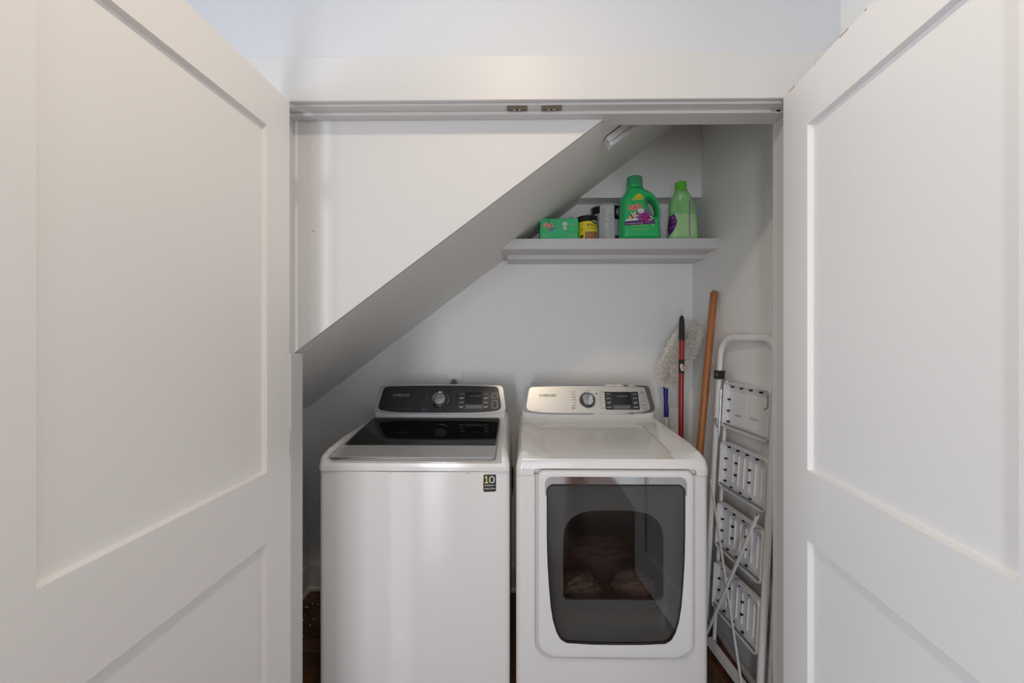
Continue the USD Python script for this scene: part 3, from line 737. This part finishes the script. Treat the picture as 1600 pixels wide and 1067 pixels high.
# box of dryer sheets
t = thing('dryer_sheet_box', 'green cardboard box with an orange logo at the left end of the shelf', 'box', (0.205, 2.07, ZS))
bx0, bx1, by0, by1, bz1 = 0.1125, 0.2975, 2.03, 2.115, 1.9735
part(t, 'carton', cbox(bx0, bx1, by0, by1, ZS, bz1 - 0.002, 0.0012), 'box_green')
part(t, 'flap', B(bx0 + 0.001, bx0 + 0.033, by0 + 0.001, by1 - 0.001, bz1 - 0.002, bz1), 'box_green', smooth=False)
part(t, 'flap', B(bx0 + 0.036, bx1 - 0.030, by0 + 0.001, by1 - 0.001, bz1 - 0.002, bz1 - 0.0008), 'box_green', smooth=False)
part(t, 'lid_tab', B(bx1 - 0.029, bx1 - 0.001, by0 + 0.020, by1 - 0.001, bz1 - 0.002, bz1 - 0.0006), 'print_dark', smooth=False)
bo_ = np.array([bx0, by0, ZS]); BP = lambda poly, z=0.0002: put(ext(poly, 0.0003), bo_ + np.array([0, -z, 0]), (1, 0, 0), (0, 0, 1))
gz = fit(text_poly('Gain', 0.03, True), 0, 0.047, 0, 0.022); gz = affinity.skew(gz, 12, 0, origin=(0, 0)); gz = affinity.rotate(gz, 3, origin=(0, 0)); gz = affinity.translate(gz, 0.013, 0.061)
part(t, 'logo_outline', BP(gz.buffer(0.0016).simplify(0.0002)), 'print_white')
part(t, 'logo_lettering', BP(gz.buffer(0.0004), 0.0006), 'orange_red')
part(t, 'tear_line', BP(Polygon([(0.034, 0.104), (0.037, 0.104), (0.063, 0.052), (0.060, 0.052)]), 0.0010), 'print_dark')
part(t, 'flower_print', BP(unary_union([Point(0.052, 0.047).buffer(0.005), Point(0.058, 0.053).buffer(0.005), Point(0.046, 0.052).buffer(0.004), Polygon([(0.06, 0.056), (0.083, 0.057), (0.07, 0.063)])]), 0.0008), 'violet')
part(t, 'badge', BP(unary_union([Point(0.120 + 0.007 * math.cos(a), 0.079 + 0.006 * math.sin(a)).buffer(0.006) for a in np.arange(0, 6.2, 1.05)])), 'print_light')
part(t, 'badge', BP(unary_union([Point(0.120 + 0.006 * math.cos(a), 0.058 + 0.004 * math.sin(a)).buffer(0.005) for a in np.arange(0, 6.2, 1.05)])), 'print_light')
lines = [sbox(0.140, 0.076, 0.172, 0.0785), sbox(0.140, 0.071, 0.160, 0.073), sbox(0.138, 0.056, 0.160, 0.058), sbox(0.020, 0.050, 0.040, 0.053), sbox(0.008, 0.027, 0.038, 0.029), sbox(0.010, 0.021, 0.034, 0.023), sbox(0.010, 0.015, 0.036, 0.017), sbox(0.148, 0.020, 0.172, 0.022), sbox(0.148, 0.025, 0.172, 0.027), sbox(0.142, 0.008, 0.173, 0.010)]
part(t, 'small_print', BP(unary_union(lines)), 'leaf_print', kind='stuff')
part(t, 'panel_seam', BP(unary_union([sbox(0.0, 0.0515, 0.185, 0.0520), Polygon([(0.158, 0.104), (0.1595, 0.104), (0.130, 0.04), (0.1285, 0.04)])])), 'gain_green')
# crumpled bag behind the box
bg = trimesh.creation.icosphere(3, 1.0); v = bg.vertices; kk = 0.65 + 0.7 * meshkit.noise(v * 2.6 + 5, 4)
bg.vertices = v * kk[:, None] * np.array([0.055, 0.022, 0.055]) + np.array([0.255, 2.16, ZS + 0.060])
tip = (v[:, 2] > 0.55) & (v[:, 0] > 0.1); bg.vertices[tip] += np.array([0.012, 0, 0.045]) * ((v[tip, 2] - 0.55) / 0.45)[:, None]
bg.vertices[:, 2] = np.maximum(bg.vertices[:, 2], ZS + 0.0004)
single('plastic_bag', bg, 'clear_bag', 'crumpled clear plastic bag poking up behind the green box', 'bag', smooth=False)


def can(name, label, cx, cy, r, h, body_mat, lid_mat):
    t = thing(name, label, 'can', (cx, cy, ZS))
    part(t, 'body', put(lathe([(0, 0), (r - 0.003, 0), (r, 0.003), (r - 0.0015, 0.006), (r - 0.0015, h - 0.008), (r + 0.0006, h - 0.006), (r + 0.0006, h - 0.001), (r - 0.002, h), (r - 0.006, h - 0.002), (r - 0.008, h - 0.006), (0, h - 0.006)], 64), (cx, cy, ZS), (1, 0, 0), (0, 1, 0)), body_mat)
    part(t, 'lid', put(lathe([(0, h - 0.0045), (r - 0.020, h - 0.0045), (r - 0.018, h - 0.002), (r - 0.009, h - 0.002), (r - 0.0082, h - 0.0058), (0, h - 0.0058)], 48), (cx, cy, ZS), (1, 0, 0), (0, 1, 0)), lid_mat)
    return t


def wrap(poly, cx, cy, r, a0, z0, lift=0.0004):
    """lays a polygon (x = arc length, y = height) on a can; a0 is the facing angle of x = 0 (0 = towards -y)"""
    m = ext(poly, 0.0002); m = m.subdivide_to_size(0.008, max_iter=6) if False else m
    V, F = trimesh.remesh.subdivide_to_size(m.vertices, m.faces, 0.007)
    ang = a0 + V[:, 0] / r; rr = r + lift + V[:, 2]
    W = np.c_[cx + rr * np.sin(ang), cy - rr * np.cos(ang), z0 + V[:, 1]]
    return trimesh.Trimesh(W, F, process=False)


# wood stain can
cx, cy, r, h = 0.3515, 2.085, 0.0515, 0.1235
t = can('wood_stain_can', 'small yellow can of wood stain between the green box and the paint can', cx, cy, r, h, 'can_black', 'can_metal')
W = lambda p, l=0.0003: wrap(p, cx, cy, r - 0.0015, 0.0, ZS, l)
part(t, 'label', W(sbox(-0.155, 0.008, 0.155, 0.094)), 'yellow')
part(t, 'swatch', W(sbox(-0.020, 0.010, 0.052, 0.043), 0.0007), 'wood_swatch')
part(t, 'red_band', W(sbox(-0.020, 0.009, 0.052, 0.016), 0.0010), 'print_red')
part(t, 'seal', W(Point(0.038, 0.039).buffer(0.0085), 0.0011), 'print_red')
part(t, 'lettering', W(fit(text_poly('WOOD FINISH', 0.02, True), -0.0115, 0.077, 0.069, 0.0125), 0.0007), 'print_dark')
part(t, 'small_print', W(unary_union([sbox(-0.012, 0.0585, 0.045, 0.0608), sbox(-0.046, 0.014, -0.028, 0.028), sbox(-0.046, 0.050, -0.030, 0.052), sbox(-0.046, 0.058, -0.030, 0.060)]), 0.0007), 'print_dark', kind='stuff')
ov = affinity.scale(Point(0.036, 0.094).buffer(0.012), 2.0, 0.9)
part(t, 'logo_oval', W(ov, 0.0008), 'can_black')
part(t, 'logo_lettering', W(affinity.rotate(fit(text_poly('MINWAX', 0.02, True), 0.017, 0.055, 0.0895, 0.009), -4), 0.0012), 'cream_print')
# gallon paint can
cx2, cy2, r2, h2 = 0.4710, 2.195, 0.0825, 0.206
t = can('paint_can', 'large grey and black paint can half hidden behind the green detergent jug', cx2, cy2, r2, h2, 'label_grey', 'can_metal')
W2 = lambda p, l=0.0003: wrap(p, cx2, cy2, r2 - 0.0015, 0.0, ZS, l)
part(t, 'label', W2(sbox(-0.052, 0.008, 0.022, 0.196)), 'label_white')
for bb in (sbox(0.022, 0.128, 0.12, 0.197), sbox(-0.125, 0.160, -0.052, 0.197)):
    part(t, 'black_band', W2(bb, 0.0005), 'can_black')
for rr_ in (0.020, 0.013, 0.007):
    part(t, 'swirl_print', W2(Point(0.052, 0.165).buffer(rr_).difference(Point(0.054, 0.165).buffer(rr_ - 0.0025)), 0.0009), 'label_grey')
rl = [sbox(-0.046 + 0.0, z_, -0.046 + w_, z_ + 0.0016) for z_, w_ in zip(np.arange(0.03, 0.185, 0.0062), 0.012 + 0.022 * rng.random(40))] + [sbox(-0.006, z_, -0.006 + w_, z_ + 0.0016) for z_, w_ in zip(np.arange(0.04, 0.16, 0.0078), 0.008 + 0.014 * rng.random(40))] + [sbox(-0.08, z_, -0.08 + w_, z_ + 0.0016) for z_, w_ in zip(np.arange(0.05, 0.155, 0.009), 0.010 + 0.012 * rng.random(40))]
part(t, 'small_print', W2(unary_union(rl), 0.0007), 'print_grey', kind='stuff')
part(t, 'bar_code', W2(unary_union([sbox(-0.030 + 0.0025 * k, 0.012, -0.0288 + 0.0025 * k, 0.024) for k in range(14)] + [sbox(0.026, 0.010, 0.05, 0.045)]), 0.0008), 'print_dark', kind='stuff')
part(t, 'handle', tube([(cx2 + (r2 + 0.003) * math.sin(a), cy2 - (r2 + 0.003) * math.cos(a) * 0.95, ZS + 0.135 - 0.03 * math.cos(a) ** 2) for a in np.linspace(-2.2, -1.2, 12)], 0.0015, 8), 'can_metal')

# detergent jug
S = 0.000356; gx, gy = 0.6065, 2.075
q = lambda pts, ox, oy: [((a - ox) * S, (oy - b) * S) for a, b in pts]
jug = Polygon(q([(70, 1042), (64, 985), (66, 850), (74, 600), (80, 480), (100, 420), (140, 375), (163, 345), (170, 290), (388, 290), (392, 322), (450, 345), (520, 393), (580, 465), (612, 555), (622, 650), (612, 745), (607, 815), (620, 900), (626, 985), (618, 1042)], 345, 1042))
hole = smoothpoly(Polygon(q([(432, 480), (470, 466), (510, 482), (545, 540), (562, 610), (561, 670), (547, 702), (520, 692), (480, 625), (445, 560), (424, 510)], 345, 1042)), 0.004)
jug = smoothpoly(jug, 0.010).difference(hole)
t = thing('detergent_jug', 'large green laundry detergent jug with a purple flower label and side handle', 'detergent jug', (gx, gy, ZS))
jm = inflate(jug, 0.105, 0.026, 0.0075); jm.vertices[:, 1] = np.maximum(jm.vertices[:, 1], 0.0003)
part(t, 'jug_body', put(jm, (gx, gy, ZS), (1, 0, 0), (0, 0, 1)), 'gain_green', smooth=55)
ccx = gx + (279 - 345) * S; cz = ZS + (1042 - 303) * S
part(t, 'neck_ring', put(lathe([(0, 0), (0.0385, 0), (0.0395, 0.003), (0.0395, 0.011), (0.037, 0.013), (0, 0.013)], 40), (ccx, gy, cz), (1, 0, 0), (0, 1, 0)), 'gain_green')
part(t, 'cap', put(lathe([(0, 0.013), (0.0378, 0.013), (0.0385, 0.016), (0.0375, 0.052), (0.035, 0.056), (0.030, 0.057), (0.029, 0.053), (0.012, 0.050), (0, 0.050)], 40), (ccx, gy, cz), (1, 0, 0), (0, 1, 0)), 'gain_cap', label='darker translucent green measuring cap')
jo = np.array([gx, gy - 0.0525, ZS]); JP = lambda poly, z=0.0002: put(ext(poly, 0.0004), jo + np.array([0, -z, 0]), (1, 0, 0), (0, 0, 1))
QP = lambda pts: Polygon(q(pts, 345, 1042))
sect = lambda pts: JP(QP(pts))
part(t, 'yellow_flash', JP(smoothpoly(QP([(195, 508), (265, 430), (300, 415), (335, 425), (352, 450), (354, 500)]), 0.001)), 'yellow')
part(t, 'flash_print', JP(unary_union([QP([(235, 478), (270, 475), (270, 495), (233, 498)]), QP([(285, 470), (332, 467), (332, 488), (285, 492)])]), 0.0006), 'leaf_print')
band = QP([(105, 798), (505, 770), (518, 825), (108, 853)])
part(t, 'name_band', JP(band, 0.0009), 'purple')
part(t, 'white_band', JP(QP([(125, 768), (275, 752), (292, 780), (112, 795)]), 0.0006), 'print_white')
# flowers
def flower(cx_, cy_, r_, n, rot=0.0):
    return unary_union([affinity.translate(affinity.rotate(affinity.scale(Point(0, r_ * .55).buffer(r_ * .5), .5, 1), math.degrees(rot + k * 2 * math.pi / n), origin=(0, 0)), *q([(cx_, cy_)], 345, 1042)[0]) for k in range(n)])
part(t, 'flower_print', JP(unary_union([flower(350, 690, 0.030, 6, .2), flower(300, 750, 0.018, 5), QP([(395, 660), (470, 700), (495, 770), (330, 775), (300, 700)])]), 0.0003), 'violet')
part(t, 'flower_print', JP(flower(375, 740, 0.026, 6, .4), 0.0013), 'magenta')
part(t, 'flower_print', JP(unary_union([QP([(150, 740), (190, 690), (260, 680), (290, 700), (240, 760), (160, 765)])]), 0.0002), 'purple')
part(t, 'flower_print', JP(unary_union([flower(232, 715, 0.020, 5, .9), flower(180, 745, 0.012, 5, .3)]), 0.0007), 'cream_print')
part(t, 'flower_print', JP(Point(*q([(207, 740)], 345, 1042)[0]).buffer(0.006), 0.0012), 'print_red')
rosette = Point(*q([(452, 757)], 345, 1042)[0])
part(t, 'rosette', JP(rosette.buffer(0.011).difference(rosette.buffer(0.007)), 0.0013), 'cream_print')
part(t, 'round_badge', JP(affinity.scale(Point(*q([(325, 652)], 345, 1042)[0]).buffer(0.0145), 1.05, 0.85), 0.0015), 'print_white')
part(t, 'badge_print', JP(QP([(300, 648), (350, 645), (350, 657), (300, 660)]), 0.0020), 'print_light')
g2 = fit(text_poly('Gain', 0.03, True), 0, 0.063, 0, 0.030); g2 = affinity.skew(g2, 10, 0, origin=(0, 0)); g2 = affinity.rotate(g2, 11, origin=(0, 0)); g2 = affinity.translate(g2, (155 - 345) * S, (1042 - 655) * S)
part(t, 'logo_outline', JP(g2.buffer(0.0018).simplify(0.0003), 0.0010), 'print_white')
part(t, 'logo_lettering', JP(g2.buffer(0.0006), 0.0016), 'orange_red')
nm = affinity.rotate(fit(text_poly('moonlight breeze', 0.02, True), (118 - 345) * S, (356 - 345) * S, (1042 - 836) * S, 0.0085), 3.2)
part(t, 'band_lettering', JP(nm, 0.0014), 'print_light')
part(t, 'band_lettering', JP(unary_union([QP([(382, 798), (452, 794), (455, 815), (382, 818)]), QP([(470, 797), (494, 795), (496, 818), (472, 820)])]), 0.0014), 'violet')
pr_ = [QP([(190 + k * 19, 848 - k * 1.0), (203 + k * 19, 847 - k), (203 + k * 19, 862 - k), (190 + k * 19, 863 - k)]) for k in range(12)] + [QP([(195 + k * 20, 890), (209 + k * 20, 889), (209 + k * 20, 905), (195 + k * 20, 906)]) for k in range(12)] + [QP([(140, 897), (163, 897), (163, 918), (140, 918)]), QP([(470, 840), (503, 838), (503, 862), (470, 866)])]
part(t, 'small_print', JP(unary_union(pr_)), 'leaf_print', kind='stuff')

# softener bottle turned sideways
bxx, byy = 0.8215, 2.080
ol = Polygon(q([(780, 1042), (775, 985), (776, 900), (783, 780), (791, 680), (797, 640), (796, 560), (804, 480), (840, 400), (872, 350), (880, 318), (1036, 318), (1042, 350), (1082, 400), (1132, 490), (1151, 560), (1160, 660), (1176, 800), (1184, 900), (1182, 985), (1176, 1042)], 978, 1042))
ol = smoothpoly(ol, 0.008)
def grip(x, z):
    d1 = ((x + 0.026) / 0.018) ** 2 + ((z - 0.185) / 0.045) ** 2; d2 = ((x - 0.045) / 0.014) ** 2 + ((z - 0.175) / 0.045) ** 2
    return 1 - 0.45 * math.exp(-d1) - 0.35 * math.exp(-d2)
sm = inflate(ol, 0.085, 0.034, 0.0065, grip); sm.vertices[:, 1] = np.maximum(sm.vertices[:, 1], 0.0003)
sm = put(sm, (bxx, byy, ZS), (1, 0, 0), (0, 0, 1)); lev = ZS + (1042 - 678) * S
t = thing('softener_bottle', 'pale green bottle turned sideways at the right end of the shelf', 'bottle', (bxx, byy, ZS))
part(t, 'bottle_shoulder', trimesh.intersections.slice_mesh_plane(sm, (0, 0, 1), (0, 0, lev)), 'bottle_mint', smooth=50)
part(t, 'filled_base', trimesh.intersections.slice_mesh_plane(sm, (0, 0, -1), (0, 0, lev)), 'liquid_mint', smooth=50, label='paler lower half showing the liquid')
part(t, 'cap', put(lathe([(0, -0.002), (0.0275, -0.002), (0.028, 0.004), (0.0270, 0.040), (0.0255, 0.042), (0, 0.043)], 32), (bxx + (957 - 978) * S, byy, ZS + (1042 - 330) * S), (1, 0, 0), (0, 1, 0)), 'cap_lime', label='lime green screw cap')
strip = []
for z in np.linspace(0.022, 0.195, 24):
    strip.append((bxx + 0.0185, byy - 0.0437 * grip(0.0185, z) - 0.0002, ZS + z))
part(t, 'level_strip', tube(strip, 0.0022, 8), 'violet', label='slim bluish seam strip')
lab = Polygon(q([(791, 690), (830, 680), (848, 740), (862, 790), (845, 850), (810, 920), (778, 965), (777, 880), (783, 780)], 978, 1042))
def onto(poly, lift, d=0.0006):
    V, F = trimesh.remesh.subdivide_to_size(*(lambda m: (m.vertices, m.faces))(ext(poly, d)), 0.005)
    bd = ol.boundary; dist = np.array([bd.distance(Point(p[0], p[1])) if ol.contains(Point(p[0], p[1])) else 0 for p in V]); s_ = np.clip(dist / 0.034, 0, 1)
    z = 0.0425 * np.sqrt(1 - (1 - s_) ** 2) + lift + V[:, 2]
    return put(trimesh.Trimesh(np.c_[V[:, :2], z], F, process=False), (bxx, byy, ZS), (1, 0, 0), (0, 0, 1))
part(t, 'label', onto(lab, 0.0012), 'purple')
part(t, 'label_print', onto(unary_union([QPs for QPs in [Polygon(q(p, 978, 1042)) for p in ([(795, 720), (815, 700), (835, 745), (815, 750)], [(800, 790), (845, 770), (850, 780), (805, 805)], [(788, 860), (830, 840), (835, 850), (790, 880)])]]), 0.0022), 'violet')
# red can behind the jug
t = thing('spray_can', 'red can mostly hidden behind the detergent jug handle', 'can', (0.705, 2.215, ZS))
part(t, 'body', put(lathe([(0, 0), (0.031, 0), (0.033, 0.004), (0.033, 0.088), (0.028, 0.098), (0.016, 0.105), (0, 0.105)], 40), (0.705, 2.215, ZS), (1, 0, 0), (0, 1, 0)), 'can_red')
for bb in (sbox(-0.02, 0.07, 0.05, 0.076), sbox(-0.02, 0.025, 0.05, 0.030)):
    part(t, 'label_band', wrap(bb, 0.705, 2.215, 0.033, 0.6, ZS), 'print_dark')

# ------------------------------------------------------------------ poles and duster in the corner
def rod(p0, p1, r, n=14):
    p0, p1 = np.array(p0, float), np.array(p1, float); d = (p1 - p0) / np.linalg.norm(p1 - p0)
    pts = [p0, p0 + d * r * .3] + [p0 + (p1 - p0) * k / 6 for k in range(1, 6)] + [p1 - d * r * 1.0, p1 - d * r * .45, p1 - d * r * .1, p1]
    rr = [r * .9, r] + [r] * 5 + [r, r * .86, r * .5, r * .05]
    return tube(pts, rr, n)
single('wooden_pole', rod((0.760, 1.92, 0.0), (0.9445, 2.005, 1.618), 0.0165, 20), 'handle_wood', 'thick varnished wooden pole leaning on the right wall', 'pole')
t = thing('mop_pole', 'red metal pole with a black hand grip standing in the back corner', 'pole', (0.776, 2.0, 0.0))
a0, a1 = np.array([0.776, 2.00, 0.0]), np.array([0.8155, 2.07, 1.502]); P_ = lambda k: a0 + (a1 - a0) * k
part(t, 'shaft', tube([P_(0), P_(0.5), P_(0.925)], 0.0118, 16), 'red_pole')
part(t, 'grip', tube([P_(0.918), P_(0.93), P_(0.97), P_(0.985), P_(0.995), P_(1.0)], [0.0130, 0.0137, 0.0128, 0.0118, 0.0085, 0.002], 16), 'grip_black')
bd_ = P_(0.826); 
part(t, 'collar', tube([P_(0.810), P_(0.855)], 0.0126, 16), 'grip_black')
ovl = affinity.rotate(affinity.scale(Point(0, 0).buffer(0.0092), 0.9, 2.0), 12)
part(t, 'badge', wrap(ovl, bd_[0], bd_[1], 0.0128, -0.1, bd_[2] + 0.005), 'print_white')
part(t, 'badge_print', wrap(affinity.rotate(affinity.scale(Point(0, 0).buffer(0.0045), 0.7, 2.6), 12), bd_[0], bd_[1], 0.0131, -0.1, bd_[2] + 0.005), 'red_badge')

t = thing('fluffy_duster', 'fluffy cream and grey duster with a blue handle behind the red pole', 'duster', (0.785, 2.2, 0.0))
part(t, 'shaft', tube([(0.790, 2.196, 0.0), (0.787, 2.2, 0.6), (0.785, 2.2, 0.985)], 0.0095, 14), 'white_plastic')
part(t, 'handle', tube([(0.785, 2.2, 0.975), (0.7845, 2.2, 1.00), (0.784, 2.2, 1.03), (0.7830, 2.2, 1.055), (0.7825, 2.2, 1.09), (0.782, 2.2, 1.135)], [0.0115, 0.0125, 0.0115, 0.0095, 0.0115, 0.0125], 16), 'blue_plastic')
part(t, 'ferrule', cat_mesh([tube([(0.782 + 0.011 * math.cos(a), 2.2 + 0.011 * math.sin(a), 1.125), (0.782 + 0.015 * math.cos(a), 2.2 + 0.015 * math.sin(a), 1.150)], [0.004, 0.0025], 6) for a in np.arange(0, 6.2, 0.9)]), 'blue_plastic')
# head: a swept fluffy core and thousands of short yarn ends
cl = np.array([(0.788, 2.185, 1.150), (0.806, 2.175, 1.23), (0.842, 2.160, 1.32), (0.876, 2.145, 1.395), (0.896, 2.135, 1.45)])
tt = np.linspace(0, 1, len(cl)); us = np.linspace(0, 1, 30)
cc = np.c_[[np.interp(us, tt, cl[:, k]) for k in range(3)]].T
wid = 0.056 * (1 - np.abs(2 * us - 0.9) ** 3.2 * 0.45).clip(0.2, 1); wid[0] *= .8; wid[-1] *= .4; wid[-2] *= .75
core = tube(cc, wid, 20, ry=wid * 0.72, up=(0.85, 0, -0.5))
part(t, 'core', core, 'fluff_grey')
smp, fi = trimesh.sample.sample_surface(core, 9000, seed=11); nn = core.face_normals[fi]
if np.mean(np.einsum('ij,ij->i', nn, smp - cc[np.argmin(np.linalg.norm(smp[:, None] - cc[None], axis=2), axis=1)])) < 0: nn = -nn
def yarn(name, sel, m):
    pts = []; cnt = []
    for p, n_ in zip(smp[sel], nn[sel]):
        j = rng.normal(0, 0.6, 3); d1 = n_ + 0.5 * j; d1 /= np.linalg.norm(d1); Ln = rng.uniform(0.012, 0.020)
        k = rng.normal(0, 0.006, 3); e = p + d1 * Ln
        e[0] = min(e[0], XR - 0.003); e[1] = min(e[1], YB - 0.003)
        pts += [p - n_ * 0.002, p + d1 * Ln * 0.5 + k * 0.5, e + k * 0.6]; cnt.append(3)
    pts = np.array(pts); pts[:, 0] = np.minimum(pts[:, 0], XR - 0.003); pts[:, 1] = np.minimum(pts[:, 1], YB - 0.003)
    pth = t.path + '/' + numbered(t.path, name)
    c = UsdGeom.BasisCurves.Define(stage, pth); c.CreateTypeAttr('linear'); c.CreatePointsAttr(Vt.Vec3fArray.FromNumpy((pts - t.loc).astype(np.float32)))
    c.CreateCurveVertexCountsAttr(Vt.IntArray(cnt)); c.CreateWidthsAttr(Vt.FloatArray([0.0042])); c.SetWidthsInterpolation('constant')
    UsdShade.MaterialBindingAPI.Apply(c.GetPrim()).Bind(M[m]); keys(c.GetPrim(), kind='stuff')
side = (smp[:, 0] - 0.845) + 0.012 * rng.normal(0, 1, len(smp))
yarn('yarn', np.nonzero(side < 0)[0], 'fluff_cream'); yarn('yarn', np.nonzero(side >= 0)[0], 'fluff_grey')

# ------------------------------------------------------------------ step ladder folded against the right wall
t = thing('step_ladder', 'white folded step ladder standing on edge against the right wall', 'ladder', (0.88, 1.7, 0.0))
def lx(y, z): return 0.8745 + (z - 0.4) * 0.0545 + (1.86 - y) / 0.30 * 0.024      # the plane of the trays
def lp_(y, z, off=0.0): return np.array([lx(y, z) - off, y, z])
def plate(y0, y1, z0, z1, o0, o1):
    c = [lp_(y, z, o) for y in (y0, y1) for z in (z0, z1) for o in (o0, o1)]
    return trimesh.Trimesh(np.array(c), [[0, 1, 3], [0, 3, 2], [4, 6, 7], [4, 7, 5], [0, 4, 5], [0, 5, 1], [2, 3, 7], [2, 7, 6], [0, 2, 6], [0, 6, 4], [1, 5, 7], [1, 7, 3]], process=False)
def lplane(poly, o0, o1):
    """polygon in (depth from far rail, z) laid on the ladder's plane"""
    m = ext(poly, o1 - o0); V = m.vertices
    W = np.array([lp_(1.86 - a, b, o0 + c) for a, b, c in V]); m = trimesh.Trimesh(W, m.faces, process=False); m.fix_normals(); return m
# front hoop: oval tube
yf, yn, zt = 1.905, 1.537, 1.392
hoop = bend([lp_(yf + 0.004, 0.02, -0.004), lp_(yf, zt, -0.004), lp_(yn, zt, -0.004), lp_(yn - 0.004, 0.02, -0.004)], 0.095, 10)
part(t, 'hoop_frame', tube(hoop, 0.0150, 14, ry=0.0105, up=(0, 1, 0)), 'ladder_white')
# rear legs, nearer the wall
for y_, yb_ in ((1.872, 1.872), (1.516, 1.516)):
    part(t, 'rear_leg', tube([lp_(yb_, 0.02, -0.028), lp_(y_, 1.20, -0.020)], 0.010, 10, ry=0.007, up=(0, 1, 0)), 'ladder_white')
part(t, 'bottom_bar', plate(1.880, 1.508, 0.022, 0.048, -0.020, 0.006), 'ladder_white', smooth=False)
for k, (zt_, zb_) in enumerate(((1.195, 0.999), (0.934, 0.735), (0.666, 0.469), (0.4035, 0.203))):
    rect = rrect(0.0, zb_, 0.30, zt_, 0.018)
    tray = cat_mesh([lplane(rect.difference(rect.buffer(-0.0024)), -0.026, 0.0), lplane(rect, -0.028, -0.026)])
    sp = part(t, 'step', tray, 'ladder_tray')
    ribs = [sbox(0.062 + 0.036 * i, zb_ + 0.035, 0.0645 + 0.036 * i, zt_ - 0.04) for i in range(6)]
    if k: part(sp, 'ribs', lplane(unary_union(ribs), -0.026, -0.021), 'ladder_tray', kind='stuff')
    else:
        part(sp, 'paper_label', lplane(sbox(0.035, zb_ + 0.03, 0.125, zt_ - 0.05), -0.026, -0.0252), 'paper', smooth=False)
        part(sp, 'paper_label', lplane(sbox(0.140, zb_ + 0.025, 0.255, zt_ - 0.045), -0.026, -0.0252), 'paper', smooth=False)
        for bb in (sbox(0.055, zb_ + 0.055, 0.095, zb_ + 0.064), sbox(0.155, zb_ + 0.062, 0.205, zb_ + 0.068)):
            part(sp, 'label_print', lplane(bb, -0.0251, -0.0248), 'label_grey', smooth=False)
    studs = [(0.032 + 0.062 * i, zt_ - 0.018 if k == 0 else zt_ - 0.020) for i in range(4)] + [(0.012, zt_ - 0.075), (0.012, zt_ - 0.125), (0.014, zt_ - 0.172)] + [(0.282, zt_ - 0.10), (0.282, zt_ - 0.145)]
    if k: studs += [(0.085, zt_ - 0.075), (0.085, zt_ - 0.125), (0.175, zt_ - 0.075), (0.175, zt_ - 0.125)] + [(0.058 + 0.064 * i, zb_ + 0.012) for i in range(3)]
    part(sp, 'rubber_studs', cat_mesh([plate(1.86 - a + 0.0035, 1.86 - a - 0.0035, b - 0.0033, b + 0.0033, -0.026, -0.016) for a, b in studs]), 'rubber', kind='stuff', smooth=False)
    zr = zb_ + 0.014
    part(sp, 'rod', tube([lp_(1.862 + (0.028 if k == 0 else -0.004), zr, -0.006), lp_(1.563, zr, -0.006)], 0.0042, 10), 'steel')
    for yy in (1.852, 1.568):
        part(sp, 'rivet', put(lathe([(0, 0.003), (0.004, 0.002), (0.005, 0)], 10), lp_(yy, zt_ - 0.014, -0.0255), (0, -1, 0), (0, 0, 1)), 'steel')
part(t, 'brace_hook', tube([lp_(1.878, 1.018, 0.010), lp_(1.885, 1.03, 0.012), lp_(1.893, 1.022, 0.012), lp_(1.885, 1.008, 0.012), lp_(1.876, 0.99, 0.008)], 0.003, 8), 'steel')
part(t, 'link_rod', tube([lp_(1.872, 1.16, 0.002), lp_(1.870, 1.0, 0.002), lp_(1.874, 0.95, 0.002)], 0.003, 8), 'steel')
part(t, 'latch', tube([lp_(1.584, 1.175, -0.008), lp_(1.574, 1.165, -0.002), lp_(1.572, 1.130, -0.002), lp_(1.592, 1.118, -0.006)], 0.003, 8), 'steel')
# crossed flat braces
def bar(p, q_, w=0.0095, th=0.003):
    return tube([p, np.array(p) + (np.array(q_) - np.array(p)) * .5, q_], w, 4, ry=th, up=(0, 0.3, 0.3))
b1 = bar((lx(1.90, .7485) - 0.012, 1.900, 0.748), (lx(1.58, 0.07) - 0.030, 1.58, 0.065)); b2 = bar((lx(1.555, .7357) - 0.024, 1.555, 0.7357), (lx(1.87, 0.035) - 0.022, 1.87, 0.035))
part(t, 'brace', b1, 'ladder_white', smooth=False); part(t, 'brace', b2, 'ladder_white', smooth=False)
part(t, 'brace_rivet', put(lathe([(0, 0.003), (0.004, 0.002), (0.006, 0)], 10), (lx(1.555, .7357) - 0.027, 1.555, 0.7357), (0, -1, 0), (0, 0, 1)), 'steel')
cl_ = part(t, 'clip', plate(1.920, 1.884, 1.205, 1.243, -0.018, 0.012), 'black_plastic', smooth=False)
part(cl_, 'clip_screw', put(lathe([(0, 0.002), (0.005, 0.0015), (0.006, 0)], 12), lp_(1.895, 1.224, 0.0115), (0, -1, 0), (0, 0, 1)), 'steel')
for y_ in (yf + 0.004, yn - 0.004):
    part(t, 'foot', tube([lp_(y_, 0.0, -0.004), lp_(y_, 0.05, -0.004)], 0.018, 12, ry=0.0135, up=(0, 1, 0)), 'white_plastic')
for y_ in (1.872, 1.516):
    part(t, 'foot', tube([lp_(y_, 0.0, -0.028), lp_(y_, 0.04, -0.028)], 0.012, 12, ry=0.009, up=(0, 1, 0)), 'white_plastic')

# ------------------------------------------------------------------ lint on the floor by the left baseboard
lm = []
for k in range(26):
    x_, y_ = rng.uniform(-1.12, -0.98), rng.uniform(1.9, 2.25); s = trimesh.creation.icosphere(1, rng.uniform(0.002, 0.006)); s.vertices *= [1.5, 1, 0.5]; s.vertices += [x_, y_, 0.0022]; lm.append(s)
single('lint', cat_mesh(lm), 'lint', 'specks of white lint on the dark floor in the back left corner', 'lint', kind='stuff')
